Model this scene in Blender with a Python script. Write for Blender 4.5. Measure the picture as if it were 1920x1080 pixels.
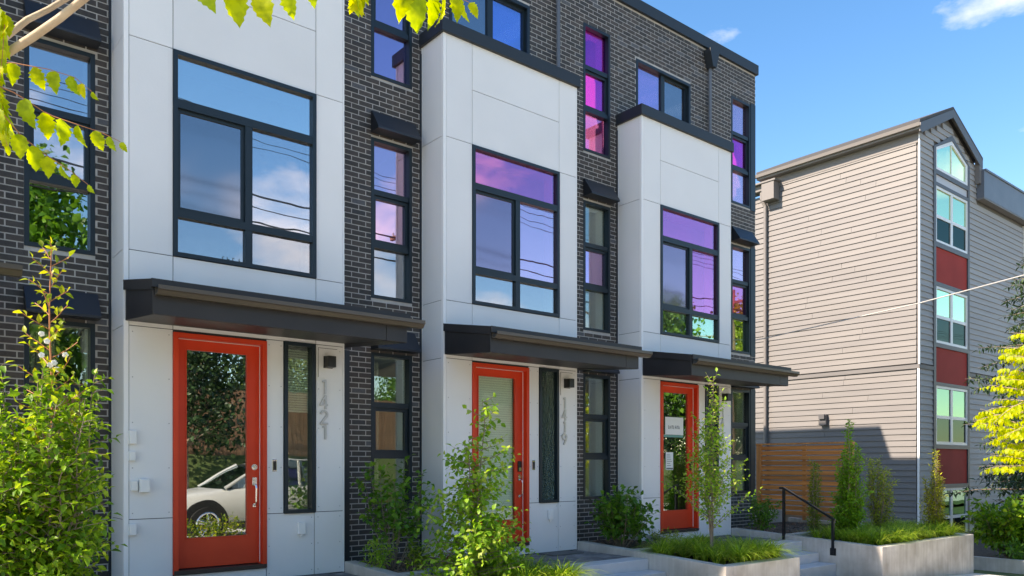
import bpy, math, random
import numpy as np
from mathutils import Vector, Matrix, Quaternion
R = math.radians
for o in list(bpy.data.objects): bpy.data.objects.remove(o)
scene = bpy.context.scene
COL = scene.collection
G = 2.0                       # world z of the camera's eye level above the low pavement

# ------------------------------------------------------------------ camera
CAMP = Vector((-2.425, -8.556, G)); YAW = R(90 - 39.206)
FX, FY = math.cos(YAW), math.sin(YAW)
cam = bpy.data.cameras.new('camera'); camo = bpy.data.objects.new('camera', cam); COL.objects.link(camo)
camo.location = CAMP
camo.rotation_euler = (R(90), 0, YAW - R(90))
cam.sensor_width = 36; cam.lens = 1470 / 1920 * 36; cam.shift_y = 330 / 1920
cam.clip_end = 2000; cam.clip_start = 0.05
scene.camera = camo
scene.render.resolution_x = 1024; scene.render.resolution_y = 576

# ------------------------------------------------------------------ sky, sun, exposure
SUN = Vector((-1.0, 0.31, 0.90)).normalized()
world = bpy.data.worlds.new('World'); scene.world = world; world.use_nodes = True
wn, wl = world.node_tree.nodes, world.node_tree.links
wn.clear()
sky = wn.new('ShaderNodeTexSky'); sky.sky_type = 'NISHITA'; sky.sun_disc = False
sky.sun_elevation = math.asin(SUN.z); sky.sun_rotation = math.atan2(SUN.x, SUN.y)
sky.air_density = 1.0; sky.dust_density = 0.3; sky.ozone_density = 1.6; sky.altitude = 50
tc = wn.new('ShaderNodeTexCoord')
mp = wn.new('ShaderNodeMapping'); mp.inputs['Scale'].default_value = (1, 1, 2.2); mp.inputs['Rotation'].default_value = (0, 0, .10); mp.inputs['Location'].default_value = (1.7, 0.6, 2.08)
wl.new(tc.outputs['Generated'], mp.inputs['Vector'])
nz = wn.new('ShaderNodeTexNoise'); nz.inputs['Scale'].default_value = 3.0; nz.inputs['Detail'].default_value = 9; nz.inputs['Roughness'].default_value = .58
wl.new(mp.outputs['Vector'], nz.inputs['Vector'])
cr = wn.new('ShaderNodeValToRGB'); cr.color_ramp.elements[0].position = .555; cr.color_ramp.elements[0].color = (0, 0, 0, 1)
cr.color_ramp.elements[1].position = .74; cr.color_ramp.elements[1].color = (.8, .8, .8, 1)
wl.new(nz.outputs['Fac'], cr.inputs['Fac'])
hs = wn.new('ShaderNodeHueSaturation'); hs.inputs['Saturation'].default_value = 1.33; wl.new(sky.outputs['Color'], hs.inputs['Color'])
cm = wn.new('ShaderNodeMixRGB'); cm.inputs['Color2'].default_value = (6.0, 6.2, 6.6, 1)
wl.new(cr.outputs['Color'], cm.inputs['Fac']); wl.new(hs.outputs['Color'], cm.inputs['Color1'])
bg = wn.new('ShaderNodeBackground'); bg.inputs['Strength'].default_value = 0.15
wl.new(cm.outputs['Color'], bg.inputs['Color'])
wo = wn.new('ShaderNodeOutputWorld'); wl.new(bg.outputs[0], wo.inputs[0])
sl = bpy.data.lights.new('sun', 'SUN'); sl.energy = 4.9; sl.angle = R(0.53); sl.color = (1.0, .945, .865)
so = bpy.data.objects.new('sun', sl); COL.objects.link(so); so.rotation_euler = SUN.to_track_quat('Z', 'Y').to_euler()
scene.view_settings.view_transform = 'Standard'; scene.view_settings.look = 'None'
scene.view_settings.exposure = 1.20; scene.view_settings.gamma = 1; scene.view_settings.use_curve_mapping = False
scene.view_settings.use_white_balance = True; scene.view_settings.white_balance_temperature = 7900; scene.view_settings.white_balance_tint = 17

def project(p):
    dx, dy, dz = p[0]-CAMP.x, p[1]-CAMP.y, p[2]-CAMP.z
    d = dx*FX + dy*FY; r = dx*FY - dy*FX
    if d < .05: return (-9999, -9999, .05)
    return (960 + 1470*r/d, 870 - 1470*dz/d, d)

# ------------------------------------------------------------------ materials
MATS = {}
def mat(name, color, rough=.6, metal=0, var=.0, scale=4, color2=None, bump=0, bscale=40, spec=.5, tone=False, stain=None, detail=5, coords='Object', stretch=(1, 1, 1)):
    m = bpy.data.materials.new(name); m.use_nodes = True
    nt = m.node_tree; n = nt.nodes; l = nt.links
    b = n['Principled BSDF']; b.inputs['Roughness'].default_value = rough; b.inputs['Metallic'].default_value = metal
    b.inputs['Specular IOR Level'].default_value = spec
    c1 = (*color, 1)
    out = None
    geo = n.new('ShaderNodeNewGeometry')
    pm = n.new('ShaderNodeMapping'); pm.inputs['Scale'].default_value = stretch
    l.new(geo.outputs['Position'], pm.inputs['Vector'])
    if color2 is not None:
        nz = n.new('ShaderNodeTexNoise'); nz.inputs['Scale'].default_value = scale; nz.inputs['Detail'].default_value = detail
        l.new(pm.outputs[0], nz.inputs['Vector'])
        rp = n.new('ShaderNodeValToRGB'); rp.color_ramp.elements[0].position = .35; rp.color_ramp.elements[1].position = .68
        rp.color_ramp.elements[0].color = c1; rp.color_ramp.elements[1].color = (*color2, 1)
        l.new(nz.outputs['Fac'], rp.inputs['Fac']); out = rp.outputs[0]
    if tone:
        at = n.new('ShaderNodeAttribute'); at.attribute_name = 'tone'
        tr = n.new('ShaderNodeValToRGB'); tr.color_ramp.interpolation = 'LINEAR'
        els = tr.color_ramp.elements
        while len(els) < len(tone): els.new(.5)
        for i, c in enumerate(tone): els[i].position = i/(len(tone)-1); els[i].color = (*c, 1)
        l.new(at.outputs['Fac'], tr.inputs['Fac'])
        if out is None: out = tr.outputs[0]
        else:
            mx = n.new('ShaderNodeMixRGB'); mx.blend_type = 'MULTIPLY'; mx.inputs[0].default_value = 1
            l.new(tr.outputs[0], mx.inputs[1]); l.new(out, mx.inputs[2]); out = mx.outputs[0]
    if stain is not None:
        # streaks that run down: noise stretched in z
        sm = n.new('ShaderNodeMapping'); sm.inputs['Scale'].default_value = (7, 7, .8); l.new(geo.outputs['Position'], sm.inputs['Vector'])
        sn = n.new('ShaderNodeTexNoise'); sn.inputs['Scale'].default_value = 2.0; sn.inputs['Detail'].default_value = 6; l.new(sm.outputs[0], sn.inputs['Vector'])
        sr = n.new('ShaderNodeValToRGB'); sr.color_ramp.elements[0].position = .42; sr.color_ramp.elements[0].color = (*stain, 1)
        sr.color_ramp.elements[1].position = .6; sr.color_ramp.elements[1].color = (1, 1, 1, 1); l.new(sn.outputs['Fac'], sr.inputs['Fac'])
        mx = n.new('ShaderNodeMixRGB'); mx.blend_type = 'MULTIPLY'; mx.inputs[0].default_value = 1
        if out is None: mx.inputs[1].default_value = c1
        else: l.new(out, mx.inputs[1])
        l.new(sr.outputs[0], mx.inputs[2]); out = mx.outputs[0]
    if out is None: b.inputs['Base Color'].default_value = c1
    else: l.new(out, b.inputs['Base Color'])
    if bump:
        bn = n.new('ShaderNodeTexNoise'); bn.inputs['Scale'].default_value = bscale; bn.inputs['Detail'].default_value = 6
        l.new(pm.outputs[0], bn.inputs['Vector'])
        bp = n.new('ShaderNodeBump'); bp.inputs['Strength'].default_value = bump; bp.inputs['Distance'].default_value = .01
        l.new(bn.outputs['Fac'], bp.inputs['Height']); l.new(bp.outputs[0], b.inputs['Normal'])
    MATS[name] = m
    return m

def glass(name, refl, trans, fac=.5, bump=.018, bscale=1.4, rough=0.0):
    m = bpy.data.materials.new(name); m.use_nodes = True
    nt = m.node_tree; n = nt.nodes; l = nt.links; n.clear()
    o = n.new('ShaderNodeOutputMaterial')
    g = n.new('ShaderNodeBsdfGlossy'); g.inputs['Color'].default_value = (*refl, 1); g.inputs['Roughness'].default_value = rough
    t = n.new('ShaderNodeBsdfTransparent'); t.inputs['Color'].default_value = (*trans, 1)
    mx = n.new('ShaderNodeMixShader')
    fr = n.new('ShaderNodeLayerWeight'); fr.inputs['Blend'].default_value = .25
    mr = n.new('ShaderNodeMapRange'); mr.inputs['To Min'].default_value = fac; mr.inputs['To Max'].default_value = min(1, fac+.22)
    l.new(fr.outputs['Fresnel'], mr.inputs['Value'])
    l.new(mr.outputs[0], mx.inputs[0]); l.new(t.outputs[0], mx.inputs[1]); l.new(g.outputs[0], mx.inputs[2])
    if bump:
        geo = n.new('ShaderNodeNewGeometry'); bn = n.new('ShaderNodeTexNoise'); bn.inputs['Scale'].default_value = bscale; bn.inputs['Detail'].default_value = 1.5
        l.new(geo.outputs['Position'], bn.inputs['Vector'])
        bp = n.new('ShaderNodeBump'); bp.inputs['Strength'].default_value = bump; bp.inputs['Distance'].default_value = .1
        l.new(bn.outputs['Fac'], bp.inputs['Height']); l.new(bp.outputs[0], g.inputs['Normal'])
    l.new(mx.outputs[0], o.inputs[0]); MATS[name] = m
    return m

def leafmat(name, tones, trans=.35, rough=.45):
    m = bpy.data.materials.new(name); m.use_nodes = True
    nt = m.node_tree; n = nt.nodes; l = nt.links
    b = n['Principled BSDF']; b.inputs['Roughness'].default_value = rough; b.inputs['Specular IOR Level'].default_value = .35
    at = n.new('ShaderNodeAttribute'); at.attribute_name = 'tone'
    tr = n.new('ShaderNodeValToRGB'); els = tr.color_ramp.elements
    while len(els) < len(tones): els.new(.5)
    for i, c in enumerate(tones): els[i].position = i/(len(tones)-1); els[i].color = (*c, 1)
    l.new(at.outputs['Fac'], tr.inputs['Fac']); l.new(tr.outputs[0], b.inputs['Base Color'])
    tb = n.new('ShaderNodeBsdfTranslucent')
    geo = n.new('ShaderNodeNewGeometry'); lz = n.new('ShaderNodeTexNoise'); lz.inputs['Scale'].default_value = 38; lz.inputs['Detail'].default_value = 4; l.new(geo.outputs['Position'], lz.inputs['Vector'])
    lr = n.new('ShaderNodeValToRGB'); lr.color_ramp.elements[0].position = .35; lr.color_ramp.elements[0].color = (.62, .68, .6, 1); lr.color_ramp.elements[1].position = .62; l.new(lz.outputs['Fac'], lr.inputs['Fac'])
    lm_ = n.new('ShaderNodeMixRGB'); lm_.blend_type = 'MULTIPLY'; lm_.inputs[0].default_value = 1; l.new(tr.outputs[0], lm_.inputs[1]); l.new(lr.outputs[0], lm_.inputs[2]); l.new(lm_.outputs[0], b.inputs['Base Color'])
    hs = n.new('ShaderNodeMixRGB'); hs.blend_type = 'MULTIPLY'; hs.inputs[0].default_value = 1; hs.inputs[2].default_value = (1.5, 1.45, .7, 1)
    l.new(lm_.outputs[0], hs.inputs[1]); l.new(hs.outputs[0], tb.inputs['Color'])
    mx = n.new('ShaderNodeMixShader'); mx.inputs[0].default_value = trans
    l.new(b.outputs[0], mx.inputs[1]); l.new(tb.outputs[0], mx.inputs[2])
    l.new(mx.outputs[0], n['Material Output'].inputs[0]); MATS[name] = m
    return m

mat('panel_white', (.76, .755, .75), .55, color2=(.80, .795, .79), scale=1.1, bump=.08, bscale=40, detail=9, tone=[(.955, .955, .96), (1, 1, 1), (1.01, 1.005, 1.0)])
mat('trim_white', (.84, .835, .83), .45)
mat('backing_dark', (.05, .05, .052), .9)
mat('mortar', (.40, .385, .365), .95, color2=(.50, .48, .46), scale=9, bump=.4, bscale=120)
mat('brick', (1.0, 1.0, 1.0), .62, color2=(.72, .72, .74), scale=26, bump=.5, bscale=70, spec=.5,
    tone=[(.036, .033, .031), (.062, .052, .046), (.085, .068, .058), (.046, .046, .050), (.11, .112, .122)])
mat('navy_metal', (.014, .018, .026), .45, color2=(.018, .022, .030), scale=2, spec=.5)
mat('frame_navy', (.010, .021, .030), .4, spec=.4)
mat('canopy_dark', (.020, .019, .020), .5, color2=(.027, .025, .026), scale=3, bump=.03, bscale=20)
mat('gutter_brown', (.095, .078, .062), .35, metal=.2)
mat('soffit_dark', (.050, .044, .038), .6)
mat('cap_dark', (.014, .019, .024), .5)
mat('red_paint', (.66, .046, .014), .42, color2=(.76, .060, .018), scale=1.6, spec=.35, bump=.06, bscale=25, detail=8)
mat('threshold_brown', (.045, .028, .022), .5)
mat('chrome', (.75, .74, .72), .15, metal=1)
mat('black_metal', (.012, .012, .013), .35)
mat('number_metal', (.52, .51, .50), .35, metal=.5)
mat('white_plastic', (.80, .80, .79), .35)
mat('concrete', (.40, .37, .33), .85, color2=(.60, .57, .52), scale=2.6, bump=.25, bscale=45, stain=(.90, .885, .86), detail=10)
mat('concrete_step', (.48, .49, .50), .8, color2=(.55, .55, .55), scale=5, bump=.2, bscale=60)
mat('paver', (.12, .12, .125), .85, color2=(.23, .225, .225), scale=9, bump=.4, bscale=60, tone=[(.8, .8, .8), (1.05, 1.03, 1.0), (1.25, 1.24, 1.22)])
mat('asphalt', (.10, .098, .095), .9, color2=(.14, .137, .13), scale=1.2, bump=.6, bscale=90, detail=9)
mat('sidewalk_concrete', (.56, .53, .48), .85, color2=(.64, .60, .55), scale=2.5, bump=.2, bscale=60, detail=8)
mat('soil', (.045, .032, .022), .95, color2=(.085, .062, .042), scale=14, bump=1, bscale=40, detail=8)
mat('verge_green', (.05, .09, .02), .9, color2=(.10, .13, .04), scale=6, bump=1, bscale=30, detail=8)
mat('siding_sun_toned', (.138, .134, .132), .6, color2=(.162, .157, .154), scale=1.5, bump=.12, bscale=30, tone=[(.95, .95, .96), (1, 1, 1), (1.04, 1.03, 1.02)], stretch=(1, .3, 4))  # copy for the sunlit wall, colour darkened to offset the direct sun
mat('siding_shade_toned', (.32, .305, .295), .6, color2=(.36, .345, .33), scale=1.5, bump=.12, bscale=30, tone=[(.95, .95, .96), (1, 1, 1), (1.04, 1.03, 1.02)], stretch=(.3, 1, 4))  # same boards on the shaded street face, colour lightened to offset the shade
mat('beige_trim', (.165, .155, .148), .6)
mat('grey_trim', (.085, .085, .09), .5)
mat('blue_grey_metal', (.10, .115, .14), .45, color2=(.12, .135, .16), scale=2)
mat('roof_dark', (.06, .06, .063), .8, bump=.4, bscale=50)
mat('red_panel', (.36, .030, .022), .7, spec=.2, color2=(.42, .038, .028), scale=1.5)
mat('white_frame', (.78, .78, .77), .4)
mat('pale_panel', (.50, .50, .53), .5)
mat('screen_mesh', (.04, .045, .045), .8)
mat('cedar', (.74, .28, .075), .55, color2=(.50, .17, .042), scale=2.5, bump=.25, bscale=30, tone=[(.75, .75, .75), (1, 1, 1), (1.2, 1.12, 1.05)], stretch=(1.0, .35, 9), detail=7)
mat('cedar_post', (.66, .28, .09), .55, color2=(.45, .17, .05), scale=2.5, bump=.25, bscale=30, stretch=(6, 6, .4), detail=7)
mat('room_wall', (.62, .58, .52), .9)
mat('room_floor', (.30, .20, .12), .5, color2=(.36, .25, .15), scale=3, stretch=(1, 8, 1))
mat('ceiling_white', (.78, .77, .75), .9)
mat('cloth_cream', (.62, .58, .50), .9, color2=(.70, .66, .58), scale=8, bump=.5, bscale=12)
mat('blind_white', (.82, .85, .74), .7)
mat('cloth_red', (.55, .07, .05), .8)
mat('cloth_blue', (.25, .38, .55), .8)
mat('paper_white', (.75, .78, .76), .6)
mat('teal_paint', (.10, .30, .26), .5)
mat('ink_grey', (.12, .14, .14), .6)
mat('bark', (.19, .14, .10), .85, color2=(.30, .24, .18), scale=12, bump=.6, bscale=50, stretch=(1, 1, .3))
mat('bark_pale', (.36, .27, .19), .75, color2=(.48, .38, .28), scale=10, bump=.4, bscale=60)
mat('twig_green', (.16, .17, .05), .7)
mat('twig_red', (.40, .16, .07), .6)
mat('car_white', (.50, .50, .48), .25, spec=.6)
mat('tyre', (.015, .015, .016), .85)
mat('plastic_black', (.02, .02, .022), .5)
mat('plank_fence', (.20, .11, .06), .8, color2=(.30, .17, .10), scale=3, stretch=(5, 5, .5), bump=.3, bscale=20)
mat('pole_wood', (.14, .085, .055), .85, color2=(.20, .13, .085), scale=6, stretch=(4, 4, .4), bump=.5, bscale=30)
mat('wire_black', (.02, .02, .02), .5)
mat('cable_pale', (.35, .35, .34), .35)
mat('lamp_grey', (.35, .36, .37), .4, metal=.5)
mat('orange_plastic', (.6, .15, .04), .5)
mat('stucco', (.30, .27, .24), .9)
mat('petal_white', (.85, .82, .78), .7)
glass('glass_blue', (.90, .84, .84), (.74, .86, .90), .48)
glass('glass_steel', (.70, .66, .66), (.74, .86, .90), .42)
glass('glass_pale', (1.0, .95, .90), (.68, .80, .84), .62)
glass('glass_screened', (.55, .52, .54), (.30, .34, .38), .55, rough=.06)
glass('glass_lavender', (1.0, .70, .82), (.85, .68, .86), .52)
glass('glass_lavender_screened', (.68, .46, .56), (.38, .33, .40), .50, rough=.06)
glass('glass_pink', (1.0, .46, .74), (1.0, .60, .92), .36)
glass('glass_magenta', (1.0, .35, .90), (1.0, .32, .90), .25)
glass('glass_violet', (.90, .62, .84), (.60, .52, .80), .55)
glass('glass_deep_blue', (.38, .58, 1.0), (.35, .45, .65), .55)
glass('glass_clear', (.85, .92, .90), (.88, .93, .88), .17)
glass('glass_blinded', (.8, .9, .85), (.92, .96, .92), .06, rough=.05)
glass('glass_sun_opening', (.9, .9, .9), (.95, .95, .95), .05, bump=0)  # pane of the roof opening added to light the upper rooms
glass('glass_green', (.75, .95, .78), (.72, .86, .74), .40)
glass('glass_dark', (.80, .86, .84), (.45, .50, .48), .48)
glass('glass_pebbled', (.62, .80, .68), (.45, .60, .50), .50, bump=.8, bscale=60, rough=.10)
glass('glass_mint', (.74, .94, .62), (.55, .80, .62), .66)
glass('glass_mint_screened', (.10, .15, .13), (.08, .10, .10), .5)
glass('glass_car', (.7, .8, .85), (.2, .25, .25), .5)
leafmat('leaf_golden', [(.36, .48, .012), (.52, .58, .010), (.68, .64, .010)], .60)
leafmat('leaf_bush', [(.06, .13, .012), (.14, .23, .015), (.30, .38, .02), (.55, .52, .03)], .45)
leafmat('leaf_sapling', [(.12, .28, .02), (.22, .44, .03), (.38, .58, .06), (.65, .62, .18)], .5)
leafmat('leaf_fresh', [(.06, .15, .012), (.14, .30, .018), (.26, .44, .03), (.50, .58, .05)], .45)
leafmat('leaf_deep', [(.04, .12, .014), (.09, .25, .02), (.20, .40, .04)], .4)
leafmat('leaf_olive', [(.13, .21, .025), (.28, .36, .04), (.50, .52, .08)], .45)
leafmat('leaf_yew_gold', [(.16, .19, .02), (.34, .35, .03), (.62, .58, .04)], .40)
leafmat('leaf_conifer', [(.015, .04, .015), (.03, .07, .022), (.05, .10, .03)], .15)
leafmat('grass_blade', [(.13, .27, .02), (.30, .48, .04), (.60, .68, .12)], .5)
leafmat('leaf_rust', [(.35, .12, .05), (.40, .22, .06)], .35)

# ------------------------------------------------------------------ mesh helpers
class MB:
    def __init__(s): s.v = []; s.f = []
    def box(s, x0, x1, y0, y1, z0, z1):
        if x0 > x1: x0, x1 = x1, x0
        if y0 > y1: y0, y1 = y1, y0
        if z0 > z1: z0, z1 = z1, z0
        b = len(s.v)
        s.v += [(x0,y0,z0),(x1,y0,z0),(x1,y1,z0),(x0,y1,z0),(x0,y0,z1),(x1,y0,z1),(x1,y1,z1),(x0,y1,z1)]
        s.f += [(b,b+3,b+2,b+1),(b+4,b+5,b+6,b+7),(b,b+1,b+5,b+4),(b+1,b+2,b+6,b+5),(b+2,b+3,b+7,b+6),(b+3,b,b+4,b+7)]
        return s
    def prism(s, prof, axis, a0, a1):
        # prof: 2d points; axis 'x': (y,z) extruded along x; 'y': (x,z) along y; 'z': (x,y) along z
        n = len(prof); b = len(s.v)
        def pt(p, a): return (a, p[0], p[1]) if axis == 'x' else ((p[0], a, p[1]) if axis == 'y' else (p[0], p[1], a))
        s.v += [pt(p, a0) for p in prof] + [pt(p, a1) for p in prof]
        s.f += [tuple(range(b+n-1, b-1, -1)), tuple(range(b+n, b+2*n))]
        s.f += [(b+i, b+(i+1) % n, b+n+(i+1) % n, b+n+i) for i in range(n)]
        return s
    def tube(s, pts, rads, seg=8, caps=True):
        pts = [Vector(p) for p in pts]
        if not hasattr(rads, '__len__'): rads = [rads]*len(pts)
        b = len(s.v); up = Vector((0, 0, 1)); prev = None
        for i, p in enumerate(pts):
            d = (pts[min(i+1, len(pts)-1)] - pts[max(i-1, 0)]).normalized()
            if prev is None:
                a = d.cross(up)
                if a.length < .05: a = d.cross(Vector((1, 0, 0)))
            else: a = prev - d*prev.dot(d)
            a.normalize(); prev = a; c = d.cross(a)
            for k in range(seg):
                t = 2*math.pi*k/seg
                s.v.append(tuple(p + (a*math.cos(t) + c*math.sin(t))*rads[i]))
        for i in range(len(pts)-1):
            for k in range(seg):
                k2 = (k+1) % seg
                s.f.append((b+i*seg+k, b+i*seg+k2, b+(i+1)*seg+k2, b+(i+1)*seg+k))
        if caps:
            s.f.append(tuple(range(b+seg-1, b-1, -1))); e = b+(len(pts)-1)*seg; s.f.append(tuple(range(e, e+seg)))
        return s
    def disc(s, c, r, axis, h, seg=24):
        c = Vector(c); ax = {'x': Vector((1,0,0)), 'y': Vector((0,1,0)), 'z': Vector((0,0,1))}[axis]
        return s.tube([c-ax*h/2, c+ax*h/2], [r, r], seg)
    def quad(s, a, b_, c, d):
        b = len(s.v); s.v += [a, b_, c, d]; s.f.append((b, b+1, b+2, b+3)); return s
    def mesh(s, name, m, smooth=False):
        me = bpy.data.meshes.new(name); me.from_pydata(s.v, [], s.f); me.update()
        if m: me.materials.append(MATS[m])
        if smooth: me.polygons.foreach_set('use_smooth', [True]*len(me.polygons))
        return me
    def build(s, name, m, parent=None, smooth=False, bevel=0, kind=None, label=None):
        o = bpy.data.objects.new(name, s.mesh(name, m, smooth)); COL.objects.link(o)
        if parent: o.parent = parent
        if bevel:
            md = o.modifiers.new('bevel', 'BEVEL'); md.width = bevel; md.segments = 2; md.limit_method = 'ANGLE'
        if kind: o['kind'] = kind
        if label: o['label'] = label
        return o
def tag(o, label, cat, group=None, kind=None):
    o['label'] = label; o['category'] = cat
    if group: o['group'] = group
    if kind: o['kind'] = kind
    return o
def thing(name, label, cat, loc=(0, 0, 0), group=None):
    o = bpy.data.objects.new(name, None); COL.objects.link(o); o.location = loc; o.empty_display_size = .2
    return tag(o, label, cat, group)
def struct(mb, name, m, **k):
    o = mb.build(name, m, **k); o['kind'] = 'structure'; return o
def inst(me, name, parent, loc, scale=None, rot=None):
    o = bpy.data.objects.new(name, me); COL.objects.link(o); o.parent = parent; o.location = loc
    if scale: o.scale = scale
    if rot: o.rotation_euler = rot
    return o
def set_tone(me, vals):
    a = me.attributes.new('tone', 'FLOAT', 'POINT'); a.data.foreach_set('value', vals)

def sheet_with_holes(mb, x0, x1, z0, z1, y, th, holes):
    """wall slab in the xz plane from y to y+th, cut by rectangular holes"""
    xs = sorted({x0, x1, *[min(max(h[i], x0), x1) for h in holes for i in (0, 1)]})
    zs = sorted({z0, z1, *[min(max(h[i], z0), z1) for h in holes for i in (2, 3)]})
    for j in range(len(zs)-1):
        run = None
        for i in range(len(xs)-1):
            cx, cz = (xs[i]+xs[i+1])/2, (zs[j]+zs[j+1])/2
            solid = not any(h[0] < cx < h[1] and h[2] < cz < h[3] for h in holes)
            if solid and run is None: run = xs[i]
            if (not solid) and run is not None:
                mb.box(run, xs[i], y, y+th, zs[j], zs[j+1]); run = None
        if run is not None: mb.box(run, xs[-1], y, y+th, zs[j], zs[j+1])

# ------------------------------------------------------------------ leaves
def tpl_simple(w=.55, cup=.12, curl=.15):
    # 7 vertex folded leaf, 4 quads/tris, base at origin, tip at y=1
    v = [(0,0,0), (-w/2,.42,cup), (0,.45,0), (w/2,.42,cup), (-w*.3,.78,cup*.4-curl*.4), (0,.8,-curl*.5), (w*.3,.78,cup*.4-curl*.4), (0,1.02,-curl)]
    f = [(0,2,1), (0,3,2), (1,2,5,4), (2,3,6,5), (4,5,7), (5,6,7)]
    return np.array(v), f
def tpl_lobed(seed, w=.62):
    rnd = random.Random(seed)
    ts = [0,.07,.14,.24,.30,.40,.47,.57,.63,.72,.78,.86,.91,1.0]
    env = [.04,.16,.27,.40,.33,.46,.37,.43,.31,.33,.21,.20,.10,.0]
    v = []; L = []; C = []; Rr = []
    curl = .25 + rnd.random()*.25; fold = .10+rnd.random()*.16; tw = (rnd.random()-.5)*.2
    for t, e in zip(ts, env):
        z = -curl*t*t
        C.append(len(v)); v.append((tw*t*t, t, z))
        el = e*w*2*(.9+.25*rnd.random())*.62; er = e*w*2*(.9+.25*rnd.random())*.62
        L.append(len(v)); v.append((tw*t*t-el, t-.03, z+fold*e*1.6+rnd.uniform(-.02,.02)))
        Rr.append(len(v)); v.append((tw*t*t+er, t-.03, z+fold*e*1.6+rnd.uniform(-.02,.02)))
    f = []
    for i in range(len(ts)-1):
        f.append((C[i], C[i+1], L[i+1], L[i])); f.append((C[i], Rr[i], Rr[i+1], C[i+1]))
    return np.array(v), f
def tpl_maple():
    pts = [(0,0),(-.12,.10),(-.42,.02),(-.30,.20),(-.55,.38),(-.33,.42),(-.34,.66),(-.16,.62),(-.12,.82),(0,1.0),(.12,.82),(.16,.62),(.34,.66),(.33,.42),(.55,.38),(.30,.20),(.42,.02),(.12,.10)]
    v = [(0,.35,.03)] + [(x, y, -.10*(x*x*4)-.08*y*y) for x, y in pts]
    f = [(0, i+1, (i+1) % len(pts)+1) for i in range(len(pts))]
    return np.array(v), f
TPL = {'simple': tpl_simple(), 'broad': tpl_simple(.75,.1,.2), 'narrow': tpl_simple(.30,.06,.2), 'needle': (np.array([(-.06,0,0),(.06,0,0),(.05,.6,.04),(0,1,0),(-.05,.6,.04)]), [(0,1,2,3,4)]),
       'maple': tpl_maple()}
for i in range(4): TPL['lobed%d' % i] = tpl_lobed(i+3)

def leaf_frame(d, nrm):
    y = Vector(d).normalized(); n = Vector(nrm); n = n - y*n.dot(y)
    if n.length < 1e-3: n = y.orthogonal()
    n.normalize(); x = y.cross(n)
    return x, y, n
LEAFMESH = {}
def leaf_mesh(tpl, material, tone):
    k = (tpl, material, round(tone, 1))
    if k not in LEAFMESH:
        v, f = TPL[tpl]
        me = bpy.data.meshes.new('leaf'); me.from_pydata([tuple(p) for p in v], [], f); me.update()
        me.materials.append(MATS[material]); set_tone(me, [k[2]]*len(v))
        me.polygons.foreach_set('use_smooth', [True]*len(me.polygons))
        LEAFMESH[k] = me
    return LEAFMESH[k]
def emit_leaves(parent, leaves, material, nparts=0, minpx=6, name='foliage'):
    """leaves: (pos, dir, normal, size, tone, template). The nparts largest in view become single leaf parts, the rest one joined mesh."""
    if not leaves: return
    base = parent.location
    idx = list(range(len(leaves)))
    single = set()
    if nparts:
        sc = []
        for i in idx:
            p = leaves[i][0]; x, y, d = project(p)
            if -20 < x < 1940 and -20 < y < 1100 and leaves[i][3]*1470/d > minpx: sc.append((leaves[i][3]/d, i))
        sc.sort(reverse=True); single = {i for _, i in sc[:nparts]}
    for i in sorted(single):
        p, d, n, s, t, tp = leaves[i]
        x, y, z = leaf_frame(d, n)
        me = leaf_mesh(tp, material, t)
        M = Matrix(((x.x*s, y.x*s, z.x*s, p[0]-base.x), (x.y*s, y.y*s, z.y*s, p[1]-base.y), (x.z*s, y.z*s, z.z*s, p[2]-base.z), (0, 0, 0, 1)))
        o = bpy.data.objects.new('leaf', me); COL.objects.link(o); o.parent = parent; o.matrix_local = M
    rest = [leaves[i] for i in idx if i not in single]
    if rest:
        allv = []; allf = []; tones = []; b = 0
        for p, d, n, s, t, tp in rest:
            v, f = TPL[tp]; x, y, z = leaf_frame(d, n)
            A = np.array([[x.x, x.y, x.z], [y.x, y.y, y.z], [z.x, z.y, z.z]])
            allv.append(v @ A * s + np.array([p[0]-base.x, p[1]-base.y, p[2]-base.z]))
            allf += [tuple(q+b for q in ff) for ff in f]; b += len(v); tones += [t]*len(v)
        me = bpy.data.meshes.new(name); me.from_pydata(np.concatenate(allv).tolist(), [], allf); me.update()
        me.materials.append(MATS[material]); set_tone(me, tones)
        me.polygons.foreach_set('use_smooth', [True]*len(me.polygons))
        o = bpy.data.objects.new(name, me); COL.objects.link(o); o.parent = parent; o['kind'] = 'stuff'

def rvec(rnd, s=1): return Vector((rnd.uniform(-s, s), rnd.uniform(-s, s), rnd.uniform(-s, s)))
def branch(rnd, p, d, L, n=6, wob=.12, pull=Vector((0, 0, .0))):
    pts = [Vector(p)]; d = Vector(d).normalized()
    for i in range(n):
        d = (d + rvec(rnd, wob) + pull/n).normalized(); pts.append(pts[-1] + d*L/n)
    return pts
def along(pts, t):
    t = max(0, min(.9999, t))*(len(pts)-1); i = int(t); return pts[i].lerp(pts[i+1], t-i), (pts[i+1]-pts[i]).normalized()
def leaves_on(rnd, pts, out, step, size, tpl, t0=.15, droop=.3, tone=(0, 1), spread=.9, upn=.8, tonebias=None):
    L = sum((pts[i+1]-pts[i]).length for i in range(len(pts)-1)); n = max(2, int(L*(1-t0)/step)); a = rnd.random()*6.28
    for k in range(n+1):
        t = t0+(1-t0)*k/n; p, d = along(pts, t); a += 2.4
        s = d.orthogonal().normalized(); s = Quaternion(d, a) @ s
        ld = (d*(.5 if k < n else 1.5) + s*spread + Vector((0, 0, -droop))).normalized()
        nrm = Vector((0, 0, 1))*upn + rvec(rnd, .6)
        tt = rnd.uniform(*tone)
        if tonebias: tt = min(1, max(0, tt+tonebias(p)))
        out.append((p, ld, nrm, size*rnd.uniform(.65, 1.15), tt, tpl))

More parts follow.
